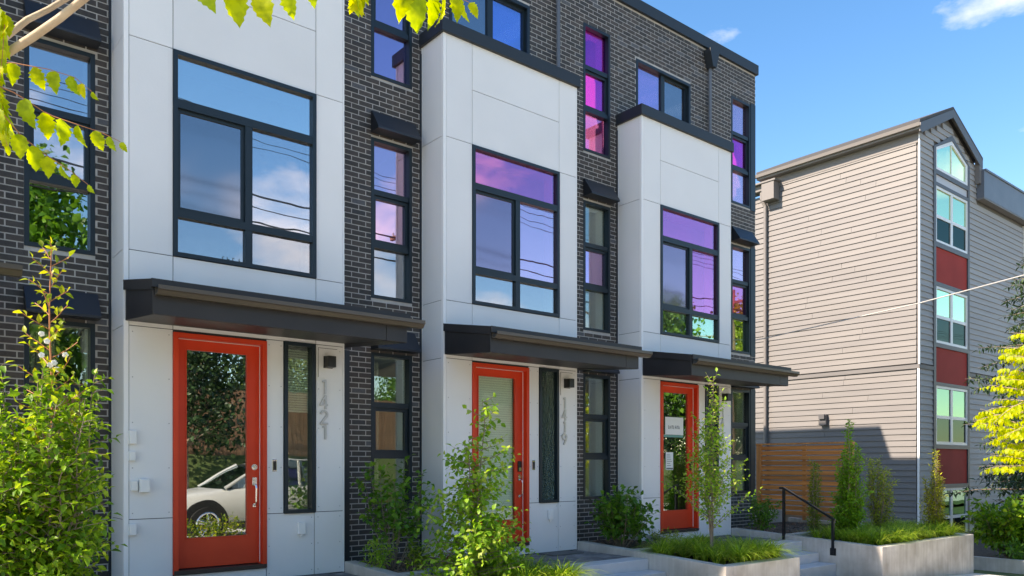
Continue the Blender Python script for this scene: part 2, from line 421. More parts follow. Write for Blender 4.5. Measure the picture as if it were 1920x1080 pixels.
# ------------------------------------------------------------------ ground
def gz(x):                      # the street falls gently to the right
    return G - 1.34 - .05*max(-25, min(14, x))
def slab_strip(name, m, y0, y1, x0, x1, dz, kind='structure', th=.5, step=2.5):
    mb = MB(); xs = [x0+(x1-x0)*i/max(1, int((x1-x0)/step)) for i in range(int((x1-x0)/step)+1)]
    for i in range(len(xs)-1):
        a, b = gz(xs[i])+dz, gz(xs[i+1])+dz; k = len(mb.v)
        mb.v += [(xs[i],y0,a),(xs[i+1],y0,b),(xs[i+1],y1,b),(xs[i],y1,a)]; mb.f.append((k,k+1,k+2,k+3))
        if i == 0 or True:
            mb.v += [(xs[i],y0,a-th),(xs[i+1],y0,b-th)]; mb.f.append((k+4, k+5, k+1, k))
    o = mb.build(name, m); o['kind'] = kind; return o
gm = MB()
# wide base terrain reaching the horizon
for (xa, xb) in ((-600, -25), (-25, 14), (14, 600)):
    za, zb = gz(xa)-.16, gz(xb)-.16
    gm.quad((xa, -600, za), (xb, -600, zb), (xb, 600, zb), (xa, 600, za))
struct(gm, 'ground', 'verge_green')
slab_strip('street', 'sidewalk_concrete', -16.0, -7.6, -60, 90, -.13)
slab_strip('pavement', 'sidewalk_concrete', -5.9, -2.78, -40, 13.25, 0)
slab_strip('planting_strip', 'verge_green', -7.4, -5.9, -40, 60, -.01)
slab_strip('kerb', 'concrete', -7.6, -7.4, -40, 60, 0)
slab_strip('far_pavement', 'sidewalk_concrete', -18.2, -16.0, -40, 60, 0)
slab_strip('driveway', 'asphalt', -5.9, 14, 13.25, 15.4, -.02)
slab_strip('planting_bed', 'soil', -5.6, 1.1, 15.5, 32, .0)

# ------------------------------------------------------------------ townhouses
UX = [-3.87, 0.0, 3.86, 7.745]
YB = .53
WALL_TOP = G + 7.80
FLOORS = [G - 1.15, G + 1.72, G + 4.62]
BRK = .0677
def tall_window(parent, x0, x1, z0, z1, y, glasses, corner=False):
    w = MB(); fr = .045
    yf = y + .05
    w.box(x0, x0+fr, y-.004, yf+.06, z0, z1); w.box(x1-fr, x1, y-.004, yf+.06, z0, z1)
    w.box(x0+fr, x1-fr, y-.003, yf+.06, z1-fr, z1); w.box(x0+fr, x1-fr, y-.006, yf+.06, z0, z0+fr)
    H = z1-z0; c = [z0+H*.335, z0+H*.665]
    for q in c: w.box(x0+fr, x1-fr, y+.012, yf+.05, q-.035, q+.035)
    # operable middle sash
    a, b = c[0]+.035, c[1]-.035
    xa, xb = x0+fr, x1-fr
    w.box(xa, xa+.045, yf-.012, yf+.045, a, b); w.box(xb-.045, xb, yf-.012, yf+.045, a, b)
    w.box(xa+.045, xb-.045, yf-.012, yf+.045, a, a+.045); w.box(xa+.045, xb-.045, yf-.012, yf+.045, b-.045, b)
    o = w.build('window', 'frame_navy', parent)
    zs = [z0+fr, c[0]-.035, c[0]+.035+.045, c[1]-.035-.045, c[1]+.035, z1-fr]
    for i in range(3):
        ins = .045 if i == 1 else 0
        MB().box(xa+ins, xb-ins, yf+.02, yf+.026, zs[2*i], zs[2*i+1]).build('pane', glasses[i], o)
    # white inner frame stop seen through the glass
    s = MB()
    s.box(xb-.03, xb, yf+.075, yf+.22, z0+fr, z1-fr); s.box(xa, xb-.03, yf+.075, yf+.22, z0, z0+fr-.003); s.box(xa, xb-.03, yf+.075, yf+.22, z1-fr+.003, z1)
    s.build('jamb_liner', 'ceiling_white', o)
    return o
def bay_window(parent, x0, x1, z0, z1, g):
    w = MB(); y0, y1 = -.018, .10; fr = .045
    w.box(x0, x0+fr, y0, y1, z0, z1); w.box(x1-fr, x1, y0, y1, z0, z1)
    w.box(x0+fr, x1-fr, y0, y1, z1-fr, z1); w.box(x0+fr, x1-fr, y0, y1, z0, z0+fr)
    zt, zl, xm = z0+1.60, z0+.45, (x0+x1)/2
    w.box(x0+fr, x1-fr, y0+.004, y1, zt-.045, zt+.045); w.box(x0+fr, x1-fr, y0+.004, y1, zl-.04, zl+.04)
    w.box(xm-.04, xm+.04, y0+.008, y1, zl+.04, zt-.045); w.box(xm-.04, xm+.04, y0+.008, y1, z0+fr, zl-.04)
    # slider sash
    a, b, c, d = x0+fr, xm-.04, zl+.04, zt-.045
    w.box(a, a+.035, .02, .06, c, d); w.box(b-.035, b, .02, .06, c, d); w.box(a+.035, b-.035, .02, .06, c, c+.035); w.box(a+.035, b-.035, .02, .06, d-.035, d)
    o = w.build('window', 'frame_navy', parent)
    MB().box(x0+fr, x1-fr, .03, .036, zt+.045, z1-fr).build('pane', g[0], o)
    MB().box(a+.035, b-.035, .035, .041, c+.035, d-.035).build('pane', g[1], o)
    MB().box(xm+.04, x1-fr, .03, .036, zl+.04, zt-.045).build('pane', g[2], o)
    MB().box(x0+fr, xm-.04, .03, .036, z0+fr, zl-.04).build('pane', g[3], o)
    MB().box(xm+.04, x1-fr, .03, .036, z0+fr, zl-.04).build('pane', g[4], o)
    s = MB(); s.box(x1-.07, x1-.015, .105, .26, z0+.02, z1-.02); s.box(x0, x1-.07, .105, .26, z0, z0+.04); s.box(x0, x1-.07, .105, .26, z1-.04, z1)
    s.build('jamb_liner', 'ceiling_white', o)
def slider_window(parent, x0, x1, z0, z1, g):
    w = MB(); y0, y1 = YB-.006, YB+.12; fr = .05; xm = (x0+x1)/2
    w.box(x0, x0+fr, y0, y1, z0, z1); w.box(x1-fr, x1, y0, y1, z0, z1); w.box(x0+fr, x1-fr, y0, y1, z1-fr, z1); w.box(x0+fr, x1-fr, y0, y1, z0, z0+fr)
    w.box(xm-.035, xm+.035, YB+.04, y1-.01, z0+fr, z1-fr)
    w.box(xm+.035, xm+.075, YB+.055, y1-.02, z0+fr, z1-fr); w.box(x1-fr-.04, x1-fr, YB+.055, y1-.02, z0+fr, z1-fr)
    w.box(xm+.075, x1-fr-.04, YB+.055, y1-.02, z1-fr-.04, z1-fr)
    o = w.build('window', 'frame_navy', parent)
    MB().box(x0+fr, xm-.035, YB+.07, YB+.076, z0+fr, z1-fr).build('pane', g[0], o)
    MB().box(xm+.075, x1-fr-.04, YB+.08, YB+.086, z0+fr, z1-fr-.04).build('pane', g[1], o)

def panel(parent, x0, x1, z0, z1, y=0, th=.012):
    g = .004
    o = MB().box(x0+g, x1-g, y, y+th-.001, z0+g, z1-g).build('panel', 'panel_white', parent)
    set_tone(o.data, [((x0*7.31+z0*3.17) % 1.0)]*8)
    return o
def side_panel(parent, x, y0, y1, z0, z1):
    g = .004
    o = MB().box(x, x+.011, y0+g, y1-g, z0+g, z1-g).build('panel', 'panel_white', parent); set_tone(o.data, [((x*7.31+z0*2.17) % 1.0)]*8)

BRICK_ME = []
for i in range(12):
    mb = MB().box(-.5, .5, -.5, .5, -.5, .5); me = mb.mesh('brick', 'brick')
    t = [.05, .25, .4, .1, .3, .5, .2, .6, .35, .15, .75, .97][i]
    set_tone(me, [t]*8); BRICK_ME.append(me)

def strokes(name, parent, lines, ox, oz, sc, w, y0, y1, m):
    """number figure from flat bars; lines are polylines in unit cell (x 0..1, z 0..1.6)"""
    mb = MB()
    kk = 0
    for ln in lines:
        for a, b in zip(ln[:-1], ln[1:]):
            kk += 1
            ax, az, bx, bz = ox+a[0]*sc, oz+a[1]*sc, ox+b[0]*sc, oz+b[1]*sc
            dx, dz = bx-ax, bz-az; L = math.hypot(dx, dz); nx, nz = -dz/L*w/2, dx/L*w/2; ex, ez = dx/L*w*.35, dz/L*w*.35
            mb.prism([(ax-ex+nx, az-ez+nz), (ax-ex-nx, az-ez-nz), (bx+ex-nx, bz+ez-nz), (bx+ex+nx, bz+ez+nz)], 'y', y0-.0003*kk, y1+.0002*kk)
    return mb.build(name, m, parent)
def arc(cx, cz, r, a0, a1, n=10, sx=1): return [(cx+sx*r*math.cos(R(a0+(a1-a0)*i/n)), cz+r*math.sin(R(a0+(a1-a0)*i/n))) for i in range(n+1)]
DIG = {
 '1': [[(.32, 1.38), (.62, 1.5), (.62, 0)]],
 '4': [[(.66, 0), (.66, 1.5), (.02, .42), (.86, .42)]],
 '2': [arc(.46, 1.08, .38, 165, -35) + [(.06, .02), (.86, .02)]],
 '9': [arc(.45, 1.08, .40, 0, 360, 16), [(.85, 1.02), (.70, .50), (.36, 0)]],
 '7': [[(.06, 1.48), (.86, 1.48), (.36, 0)]],
 '3': [arc(.42, 1.10, .36, 150, -80) + arc(.42, .40, .40, 80, -150)],
}
LABELS = ['dark brick townhouse at the far left, half hidden behind the sunlit bush',
          'nearest full townhouse, grey panel bay with blue glass and red door numbered 1421',
          'middle townhouse with lavender glass bay and red door numbered 1419',
          'end townhouse beside the alley, pink glass bay and red door numbered 1417']
houses = []
for ui, U in enumerate(UX):
    last = ui == 3
    H = thing('townhouse', LABELS[ui], 'townhouse', (0, 0, 0), 'townhouses in the dark brick row'); houses.append(H)
    xL, xR = U-.47, (U+3.53 if last else UX[ui+1]-.47)
    bx0, bx1 = U-.47, U+1.955
    # openings in the brick plane
    wx0, wx1 = U+2.615, U+3.24
    if last: wx0, wx1 = U+2.72, U+3.36
    if ui == 0: wx0, wx1 = U+2.61, U+3.245
    hz = [(G-.575, G+1.46), (G+2.17, G+4.27), (G+5.07, G+7.14)]
    sq = (U-.01, U+1.475, G+5.84, G+6.97)
    holes = [(wx0, wx1, a, b) for a, b in hz] + [sq]
    # -------- brick wall
    bw = MB()
    sheet_with_holes(bw, xL, xR, G-1.9, WALL_TOP, YB+.004, .108, holes)
    # hole in the bay opening so rooms reach the bay
    wall = bw.build('brick_wall', 'mortar', H)
    rnd = random.Random(77+ui)
    bricks = []
    rects = [(bx1, xR, G-1.4, G+5.75), (xL, xR, G+5.75, WALL_TOP)]
    if ui == 0: rects = [(U+1.9, xR, G-1.4, G+7.0)]
    k0 = int(math.floor((G-1.4)/BRK)); k1 = int(WALL_TOP/BRK)
    for k in range(k0, k1):
        z0, z1 = k*BRK+.0065, (k+1)*BRK-.0065; zc = (z0+z1)/2
        if z1 > WALL_TOP-.005: continue
        for rc in rects:
            if not (rc[2] <= zc < rc[3]): continue
            n0 = int(math.floor(rc[0]/.203))-1
            x = n0*.203+(.1015 if k % 2 else 0)
            while x < rc[1]:
                segs = [(max(x+.007, rc[0]+.002), min(x+.196, rc[1]-.002))]
                for h in holes:
                    if h[2]-.01 < zc < h[3]+.01:
                        ns = []
                        for a, b in segs:
                            if b <= h[0] or a >= h[1]: ns.append((a, b))
                            else:
                                if a < h[0]: ns.append((a, h[0]-.002))
                                if b > h[1]: ns.append((h[1]+.002, b))
                        segs = ns
                for a, b in segs:
                    if b-a > .018: bricks.append((a, b, z0, z1))
                x += .203
    vis = []
    for i, (a, b, z0, z1) in enumerate(bricks):
        px, py, d = project(((a+b)/2, YB, (z0+z1)/2))
        blocked = False
        if -10 < px < 1930 and -10 < py < 1090:
            # hidden behind the next bay or this one
            vis.append((1/d*(b-a), i))
    vis.sort(reverse=True); single = {i for _, i in vis[:290]}
    rb = MB(); tones = []
    for i, (a, b, z0, z1) in enumerate(bricks):
        t = rnd.randrange(10) if rnd.random() < .93 else rnd.choice([10, 11])
        pr = rnd.uniform(-.0015, .0015)
        if i in single:
            inst(BRICK_ME[t], 'brick', wall, ((a+b)/2, YB+.02+pr, (z0+z1)/2), (b-a, .04, z1-z0), (rnd.uniform(-.006, .006), rnd.uniform(-.004, .004), rnd.uniform(-.006, .006)))
        else:
            rb.box(a, b, YB+pr, YB+.03, z0, z1); tones += [[.05, .25, .4, .1, .3, .5, .2, .6, .35, .15, .75, .97][t]]*8
    o = rb.build('brick_courses', 'brick', wall, kind='stuff'); set_tone(o.data, tones)
    # -------- body: party walls, floors, roof, rooms
    body = MB()
    body.box(xL+.003, xL+.12, YB+.115, 9.5, G-1.9, WALL_TOP-.2)
    if last: body.box(xR-.12, xR-.002, YB+.115, 9.5, G-1.9, WALL_TOP-.004)
    body.box(xL+.12, xR-.12, 9.3, 9.5, G-1.9, WALL_TOP-.2)
    body.build('party_walls', 'room_wall', H)
    fl = MB()
    for z in FLOORS: fl.box(xL+.12, xR-.12, YB+.12, 9.3, z-.02, z)
    fl.build('floors', 'room_floor', H)
    ce = MB()
    SUN_HOLE = (xL+1.3, xR-.55, 1.3, 3.4)                 # unseen roof opening, added to let sun brighten the upper rooms
    def slab(mb, x0, x1, y0, y1, z0, z1, hole):
        a, b, c, d = hole
        mb.box(x0, a, y0, y1, z0, z1); mb.box(b, x1, y0, y1, z0, z1); mb.box(a, b, y0, c, z0, z1); mb.box(a, b, d, y1, z0, z1)
    for z in FLOORS[1:]: ce.box(xL+.12, xR-.12, YB+.12, 9.3, z-.28, z-.022)
    if ui >= 2: slab(ce, xL+.12, xR-.12, YB+.12, 9.3, WALL_TOP-.48, WALL_TOP-.222, SUN_HOLE)
    else: ce.box(xL+.12, xR-.12, YB+.12, 9.3, WALL_TOP-.48, WALL_TOP-.222)
    ce.build('ceilings', 'ceiling_white', H)
    rw = MB()
    for k, z in enumerate(FLOORS):
        top = (FLOORS+[WALL_TOP-.2])[k+1]-.28
        if k == 0: rw.box(xL+.12, xR-.12, 2.3, 2.4, z, top)
        elif k != 1 or ui <= 1: rw.box(xL+.12, xR-.12, 4.2, 4.3, z, top)
        else:
            sheet_with_holes(rw, xL+.12, xR-.12, z, top, 4.2, .1, [(xL+.5, xR-.5, z+.4, top-.15)])
    rw.build('room_back_wall', 'room_wall', H)
    rfm = MB()
    if ui >= 2: slab(rfm, xL, xR, YB+.116, 9.5, WALL_TOP-.2, WALL_TOP-.05, SUN_HOLE)
    else: rfm.box(xL, xR, YB+.116, 9.5, WALL_TOP-.2, WALL_TOP-.05)
    rfm.build('roof', 'roof_dark', H)
    if ui >= 2: MB().box(SUN_HOLE[0], SUN_HOLE[1], SUN_HOLE[2], SUN_HOLE[3], WALL_TOP-.10, WALL_TOP-.09).build('added_sun_pane', 'glass_sun_opening', H)  # pane over the added opening that lets sun into the rooms
    cp = MB(); cp.box(xL-.0, xR+(.04 if last else 0), YB-.05, YB+.22, WALL_TOP-.02, WALL_TOP+.17)
    if last: cp.box(xR-.2, xR+.04, YB+.22, 9.55, WALL_TOP-.02, WALL_TOP+.17)
    cp.build('parapet_cap', 'cap_dark', H)
    if last:
        ph = MB().box(xR-2.4, xR-.02, 4.9, 9.4, WALL_TOP-.05, WALL_TOP+1.15); ph.build('stair_penthouse', 'cap_dark', H)
    if ui == 3:
        vp = MB(); vp.disc((U+.35, YB+.9, WALL_TOP+.30), .05, 'z', .7, 12); vp.build('vent_pipe', 'lamp_grey', H)
    # -------- bay
    ZB = G-1.29; ZT = G+5.69
    wz0, wz1 = G+2.17, G+4.32
    door = (U, U+1.0, G-1.155, G+1.375); side = (U+1.205, U+1.58, G-.568, G+1.40)
    bay = MB()
    sheet_with_holes(bay, bx0+.012, bx1-.012, ZB-.5, ZT, .012, .09, [(U, U+1.595, wz0, wz1), door, side])
    bay.box(bx0+.012, bx0+.09, .102, YB+.01, ZB-.5, ZT); bay.box(bx1-.10, bx1-.012, .102, YB+.01, ZB-.5, ZT)
    bay.box(bx0+.09, bx1-.10, .102, YB+.01, ZT-.1, ZT-.002)
    bay_o = bay.build('bay', 'backing_dark', H)
    inner = MB()
    for z in (FLOORS[1], ): inner.box(bx0+.092, bx1-.102, .104, YB+.01, z-.28, z-.005)
    inner.box(bx0+.092, bx1-.102, .104, YB+.01, G+4.34, G+4.4)
    inner.build('bay_floor', 'ceiling_white', H)
    s1, s2, s3, s4 = G-.56, G+1.40, G+2.165, G+4.325
    for a, b in ((ZB, s1), (s1, s2), (s2, s3), (s3, s4), (s4, ZT)):
        panel(bay_o, bx0+.045, U, a, b); side_panel(bay_o, bx0, .045, YB-.025, a, b)
    for a, b in ((s2, s3), (s4, G+5.06), (G+5.06, ZT)): panel(bay_o, U, U+1.595, a, b)
    for a, b in ((ZB, s1), (s1, s2), (s2, s3), (s3, s4), (s4, ZT)): panel(bay_o, U+1.595 if b > s1+.01 else U+1.575, bx1-.012, a, b)
    panel(bay_o, U+1.0, U+1.20, s1, s2-.0); panel(bay_o, U+1.0, U+1.575, ZB, s1); panel(bay_o, U, U+1.0, ZB, G-1.165); panel(bay_o, U+1.20, U+1.595, s2, s2+.0081) if False else None
    tr = MB(); tr.box(bx0-.003, bx0+.043, -.003, .012, ZB, ZT); tr.box(bx0-.003, bx0+.012, .012, .043, ZB, ZT)
    tr.box(bx1-.012, bx1+.003, -.003, .02, ZB, ZT)
    tr.box(bx0-.002, bx0+.011, YB-.022, YB+.0, ZB, ZT)
    tr.build('corner_trim', 'trim_white', bay_o)
    if True:
        fl_ = MB(); fl_.box(bx0-.028, bx0-.003, YB-.012, YB+.03, G-1.3, G+5.6); fl_.box(bx1+.0035, bx1+.02, YB-.012, YB+.03, G-1.3, G+5.6); fl_.build('flashing', 'navy_metal', bay_o)
    cap = MB(); cap.box(bx0-.045, bx1+.04, -.045, YB-.004, G+5.68, G+5.85); cap.build('bay_cap', 'cap_dark', bay_o, bevel=.006)
    tb = MB(); tb.box(bx0+.045, U+0.0-.002, -.002, .0, G+1.40, G+1.44)
    # screws heads along the lower panels
    sc = MB()
    for (sx, z0, z1) in ((U+1.03, s1, s2), (U+1.17, s1, s2), (U+1.63, s1, s2), (U+1.90, s1, s2), (U+1.03, ZB, s1), (U+1.54, ZB, s1), (U+1.62, ZB, s1), (U+1.90, ZB, s1), (U-.39, s1, s2), (U-.04, s1, s2)):
        n = 5 if z1-z0 > 1 else 3
        for q in range(n): sc.disc((sx, -.0008, z0+.06+(z1-z0-.12)*q/(n-1)), .006, 'y', .002, 8)
    sc.build('screws', 'lamp_grey', bay_o, kind='stuff')
    # -------- bay window
    BG = [['glass_steel']*5,
          ['glass_pale', 'glass_screened', 'glass_blue', 'glass_steel', 'glass_steel'],
          ['glass_pink', 'glass_lavender_screened', 'glass_lavender', 'glass_steel', 'glass_steel'],
          ['glass_pink', 'glass_lavender_screened', 'glass_pink', 'glass_clear', 'glass_green']][ui]
    bay_window(H, U, U+1.595, wz0, wz1, BG)
    TG = [[['glass_clear']*3, ['glass_dark', 'glass_blue', 'glass_blue'], ['glass_blue']*3],
          [['glass_clear']*3, ['glass_steel', 'glass_lavender', 'glass_lavender'], ['glass_violet', 'glass_violet', 'glass_violet']],
          [['glass_clear']*3, ['glass_clear', 'glass_violet', 'glass_clear'], ['glass_pink', 'glass_magenta', 'glass_magenta']],
          [['glass_clear']*3, ['glass_green', 'glass_pink', 'glass_lavender'], ['glass_lavender', 'glass_magenta', 'glass_lavender']]][ui]
    for (a, b), g in zip(hz, TG): tall_window(H, wx0, wx1, a, b, YB, g)
    if last:
        for a, b in hz: MB().box(wx1+.001, xR-.012, YB-.012, YB+.05, a-.03, b+.03).build('corner_post', 'frame_navy', H)
    slider_window(H, *sq, [['glass_blue']*2, ['glass_blue']*2, ['glass_screened', 'glass_deep_blue'], ['glass_violet', 'glass_screened']][ui])
    # -------- awnings above the tall windows
    for zt in (G+4.60, G+1.765):
        aw = MB()
        aw.prism([(YB-.002, zt), (YB-.03, zt), (YB-.20, zt-.25), (YB-.20, zt-.275), (YB-.002, zt-.275)], 'x', wx0-.005, wx1+.02)
        aw.build('awning', 'navy_metal', H)
    # -------- door canopy
    cx0, cx1 = U-.46, U+2.22
    ca = MB()
    yb = -.014
    ca.prism([(yb, G+1.80), (-1.0, G+1.63), (-1.0, G+1.36), (-.97, G+1.358), (yb, G+1.44)], 'x', cx0, bx1+.0)
    ca.prism([(YB-.014, G+1.885), (-1.0, G+1.63), (-1.0, G+1.36), (-.97, G+1.358), (YB-.014, G+1.475)], 'x', bx1+.004, cx1)
    cano = ca.build('canopy', 'canopy_dark', H, bevel=.004)
    rf = MB()
    rf.prism([(yb, G+1.835), (yb, G+1.745), (-1.02, G+1.575), (-1.02, G+1.66)], 'x', cx0-.02, cx0-.0035)
    rf.prism([(yb, G+1.845), (-1.03, G+1.672), (-1.03, G+1.655), (yb, G+1.828)], 'x', cx0-.022, cx1+.02)
    rf.prism([(YB-.014, G+1.93), (yb-.001, G+1.8452), (yb-.001, G+1.828), (YB-.014, G+1.91)], 'x', bx1+.004, cx1+.02)
    rf.box(cx0-.02, cx1+.02, -1.045, -1.03, G+1.60, G+1.675)
    for q in range(5): rf.box(cx0+.45+q*.5, cx0+.47+q*.5, -1.03, -.05, G+1.662+0, G+1.664)
    rf.build('roof_flashing', 'canopy_dark', cano)
    gu = MB()
    gp = [(-1.005, G+1.615), (-1.005, G+1.53), (-1.07, G+1.53), (-1.10, G+1.565), (-1.115, G+1.575), (-1.115, G+1.612), (-1.105, G+1.612), (-1.105, G+1.585), (-1.06, G+1.545), (-1.015, G+1.545), (-1.015, G+1.615)]
    gu.prism(gp, 'x', cx0+.02, cx1+.17)
    gu.build('gutter', 'gutter_brown', cano)
    # -------- door
    df = MB(); dx0, dx1, dz0, dz1 = door; yj = .125
    df.box(dx0, dx0+.05, -.022, yj, dz0, dz1); df.box(dx1-.05, dx1, -.022, yj, dz0, dz1); df.box(dx0+.05, dx1-.05, -.022, yj, dz1-.05, dz1)
    df.box(dx0+.05, dx0+.065, .07, yj, dz0+.04, dz1-.05); df.box(dx1-.065, dx1-.05, .07, yj, dz0+.04, dz1-.05)
    df.build('door_frame', 'red_paint', H, bevel=.003)
    ws = MB(); ws.box(dx1-.0545, dx1-.0505, .058, .069, dz0+.06, dz1-.06); ws.box(dx0+.06, dx1-.056, .058, .069, dz1-.0555, dz1-.051)
    ws.build('weather_seal', 'trim_white', H)
    th = MB(); th.box(dx0+.005, dx1-.005, -.03, .15, dz0-.004, dz0+.04); th.build('threshold', 'threshold_brown', H)
    gx0, gx1, gz0, gz1 = U+.145, U+.815, G-.80, G+1.225
    sd = MB(); a0, a1, b0, b1 = dx0+.055, dx1-.057, dz0+.05, dz1-.057
    sd.box(a0, gx0, .072, .118, b0, b1); sd.box(gx1, a1, .072, .118, b0, b1); sd.box(gx0, gx1, .072, .118, b0, gz0); sd.box(gx0, gx1, .072, .118, gz1, b1)
    d_o = sd.build('door', 'red_paint', H)
    MB().box(gx0, gx1, .088, .094, gz0, gz1).build('door_glass', ['glass_dark', 'glass_dark', 'glass_blinded', 'glass_dark'][ui], d_o)
    gb = MB(); e = .012
    gb.box(gx0, gx0+e, .064, .0875, gz0, gz1); gb.box(gx1-e, gx1, .064, .0875, gz0, gz1); gb.box(gx0+e, gx1-e, .064, .0875, gz0, gz0+e); gb.box(gx0+e, gx1-e, .064, .0875, gz1-e, gz1)
    gb.build('glazing_bead', 'red_paint', d_o)
    hx = U+.885
    if ui in (0, 1):
        h = MB(); h.disc((hx, .066, G-.035), .034, 'y', .02, 20); h.disc((hx, .052, G-.035), .022, 'y', .02, 20); h.box(hx-.004, hx+.004, .032, .042, G-.055, G-.015)
        h.build('deadbolt', 'chrome', d_o)
    else:
        h = MB(); h.box(hx-.032, hx+.032, .045, .0715, G-.11, G+.04); h.build('keypad_lock', 'black_metal', d_o, bevel=.006)
        h = MB(); h.box(hx-.024, hx+.024, .041, .0445, G-.10, G-.05); h.build('keypad_cover', 'chrome', d_o)
    h = MB(); h.box(hx-.026, hx+.026, .054, .0715, G-.24, G-.15); h.box(hx-.018, hx+.018, .058, .0715, G-.48, G-.44)
    h.tube([(hx, .055, G-.22), (hx, .01, G-.235), (hx, .0, G-.27), (hx, .004, G-.42), (hx, .018, G-.455), (hx, .056, G-.462)], [.009, .009, .010, .009, .008, .008], 8)
    h.box(hx-.012, hx+.012, .018, .05, G-.19, G-.178)
    h.build('door_handle', 'chrome', d_o)
    MB().disc((hx-.35 if ui == 2 else hx-.36, .0855, G+.32), .016, 'y', .006, 14).build('peephole', 'chrome', d_o) if ui == 2 else None
    # blinds and signs on or behind the doors
    if ui == 2:
        bl = MB()
        for q in range(62): 
            z = gz0+.012+q*.0325; bl.prism([(.125, z), (.127, z), (.137, z+.030), (.135, z+.030)], 'x', gx0+.01, gx1-.01)
        bl.build('blind', 'blind_white', d_o)
    if last:
        s_ = MB().box(U+.225, U+.70, .0825, .0865, G+.50, G+.80); sg = s_.build('door_sign', 'paper_white', d_o)
        MB().box(U+.15, U+.70, .0835, .0865, G+.455, G+.495).build('sign_band', 'teal_paint', sg)
        ik = MB()
        for q, ww in enumerate([.03, .022, .03, .018, .03, .026, .03]):
            xx = U+.30+q*.045; ik.box(xx, xx+ww*.3, .0805, .0822, G+.60, G+.66); ik.box(xx, xx+ww, .0805, .0822, G+.60+(q % 3)*.022, G+.612+(q % 3)*.022); ik.box(xx+ww*.8, xx+ww, .0805, .0822, G+.60, G+.645)
        ik.build('sign_print', 'ink_grey', sg)
        s_ = MB().box(U+.24, U+.43, .0825, .0865, G-.10, G+.20); sg = s_.build('notice', 'paper_white', d_o)
        ik = MB()
        for q in range(6): ik.box(U+.265, U+.34+(q*37 % 7)*.009, .0805, .0822, G+.15-q*.036, G+.158-q*.036)
        ik.box(U+.25, U+.42, .0805, .0822, G-.09, G-.065); ik.build('notice_print', 'ink_grey', sg)
    # -------- sidelight
    sx0, sx1, sz0, sz1 = side; w = MB(); fr = .042
    w.box(sx0, sx0+fr, -.02, .10, sz0, sz1); w.box(sx1-fr, sx1, -.02, .10, sz0, sz1); w.box(sx0+fr, sx1-fr, -.02, .10, sz0, sz0+fr); w.box(sx0+fr, sx1-fr, -.02, .10, sz1-fr, sz1)
    so_ = w.build('sidelight', 'frame_navy', H)
    MB().box(sx0+fr, sx1-fr, .045, .051, sz0+fr, sz1-fr).build('pane', ['glass_clear', 'glass_clear', 'glass_pebbled', 'glass_pebbled'][ui], so_)
    if ui <= 1:
        bl = MB()
        for q in range(26):
            z = sz1-.10-q*.028; bl.prism([(.07, z), (.072, z), (.088, z+.024), (.086, z+.024)], 'x', sx0+.04, sx1-.05)
        bl.build('blind', 'blind_white', so_)
    # -------- wall lamp, house number, bell, outlet
    lx = U+1.745
    la = MB(); la.box(lx-.055, lx+.055, -.016, -.0005, G+1.13, G+1.27); lo = la.build('wall_lamp', 'black_metal', H)
    la = MB(); la.box(lx-.05, lx+.05, -.12, -.0165, G+1.135, G+1.265); la.build('lamp_shade', 'black_metal', lo, bevel=.004)
    la = MB(); la.box(lx-.12, lx+.12, -.0045, -.0005, G+1.36, G+1.366); la.box(lx-.125, lx-.120, -.0045, -.0005, G+1.02, G+1.366); la.build('mounting_block_edge', 'beige_trim', lo)
    num = ['1423', '1421', '1419', '1417'][ui]
    hn = MB().disc((lx-.03, -.004, G+.66), .003, 'y', .006, 6).build('house_number', 'number_metal', H)
    for q, ch in enumerate(num):
        zz = G+.83-q*.178
        strokes('numeral', hn, DIG[ch], lx-.10, zz, .102, .022, -.019, -.008, 'number_metal')
    MB().box(U+1.065, U+1.115, -.012, -.0005, G-.085, G+.055).build('doorbell', 'chrome', H, bevel=.004)
    MB().box(U+1.072, U+1.108, -.019, -.0125, G-.07, G+.03).build('doorbell_camera', 'black_metal', H)
    ob = MB().box(U+1.36, U+1.45, -.045, -.0005, G-.81, G-.67); o_ = ob.build('outlet_cover', 'white_plastic', H, bevel=.006)
    MB().disc((U+1.405, -.02, G-.824), .018, 'z', .028, 10).build('outlet_cord_guard', 'white_plastic', o_)
    if ui == 1:
        MB().box(U-.41, U-.345, -.035, -.0005, G-.27, G-.17).build('junction_cover', 'white_plastic', H, bevel=.006)
        MB().box(U-.335, U-.24, -.07, -.0005, G-.29, G-.15).build('alarm_sensor', 'white_plastic', H, bevel=.01)
        MB().box(U-.43, U-.36, -.05, -.0005, G+.20, G+.34).build('junction_cover', 'white_plastic', H, bevel=.01)
        MB().box(U-.43, U-.37, -.05, -.0005, G+.03, G+.13).build('junction_cover', 'white_plastic', H, bevel=.01)
        MB().box(U-.43, U-.36, -.05, -.0005, G-.72, G-.60).build('junction_cover', 'white_plastic', H, bevel=.01)
        dp = MB(); dp.box(U+2.19, U+2.26, YB-.09, YB-.01, G-1.3, G+1.44); dp.build('downspout', 'navy_metal', H)
        st = MB()
        for q, (x_, w_) in enumerate([(.52, .02), (.57, .03), (.63, .02), (.70, .015)]): st.box(U+x_, U+x_+.006, .0245, .0285, wz0+.05, wz0+.085); st.box(U+x_, U+x_+w_, .0245, .0285, wz0+.08-(q % 2)*.02, wz0+.085-(q % 2)*.02)
        st.build('glass_sticker', 'ink_grey', H)
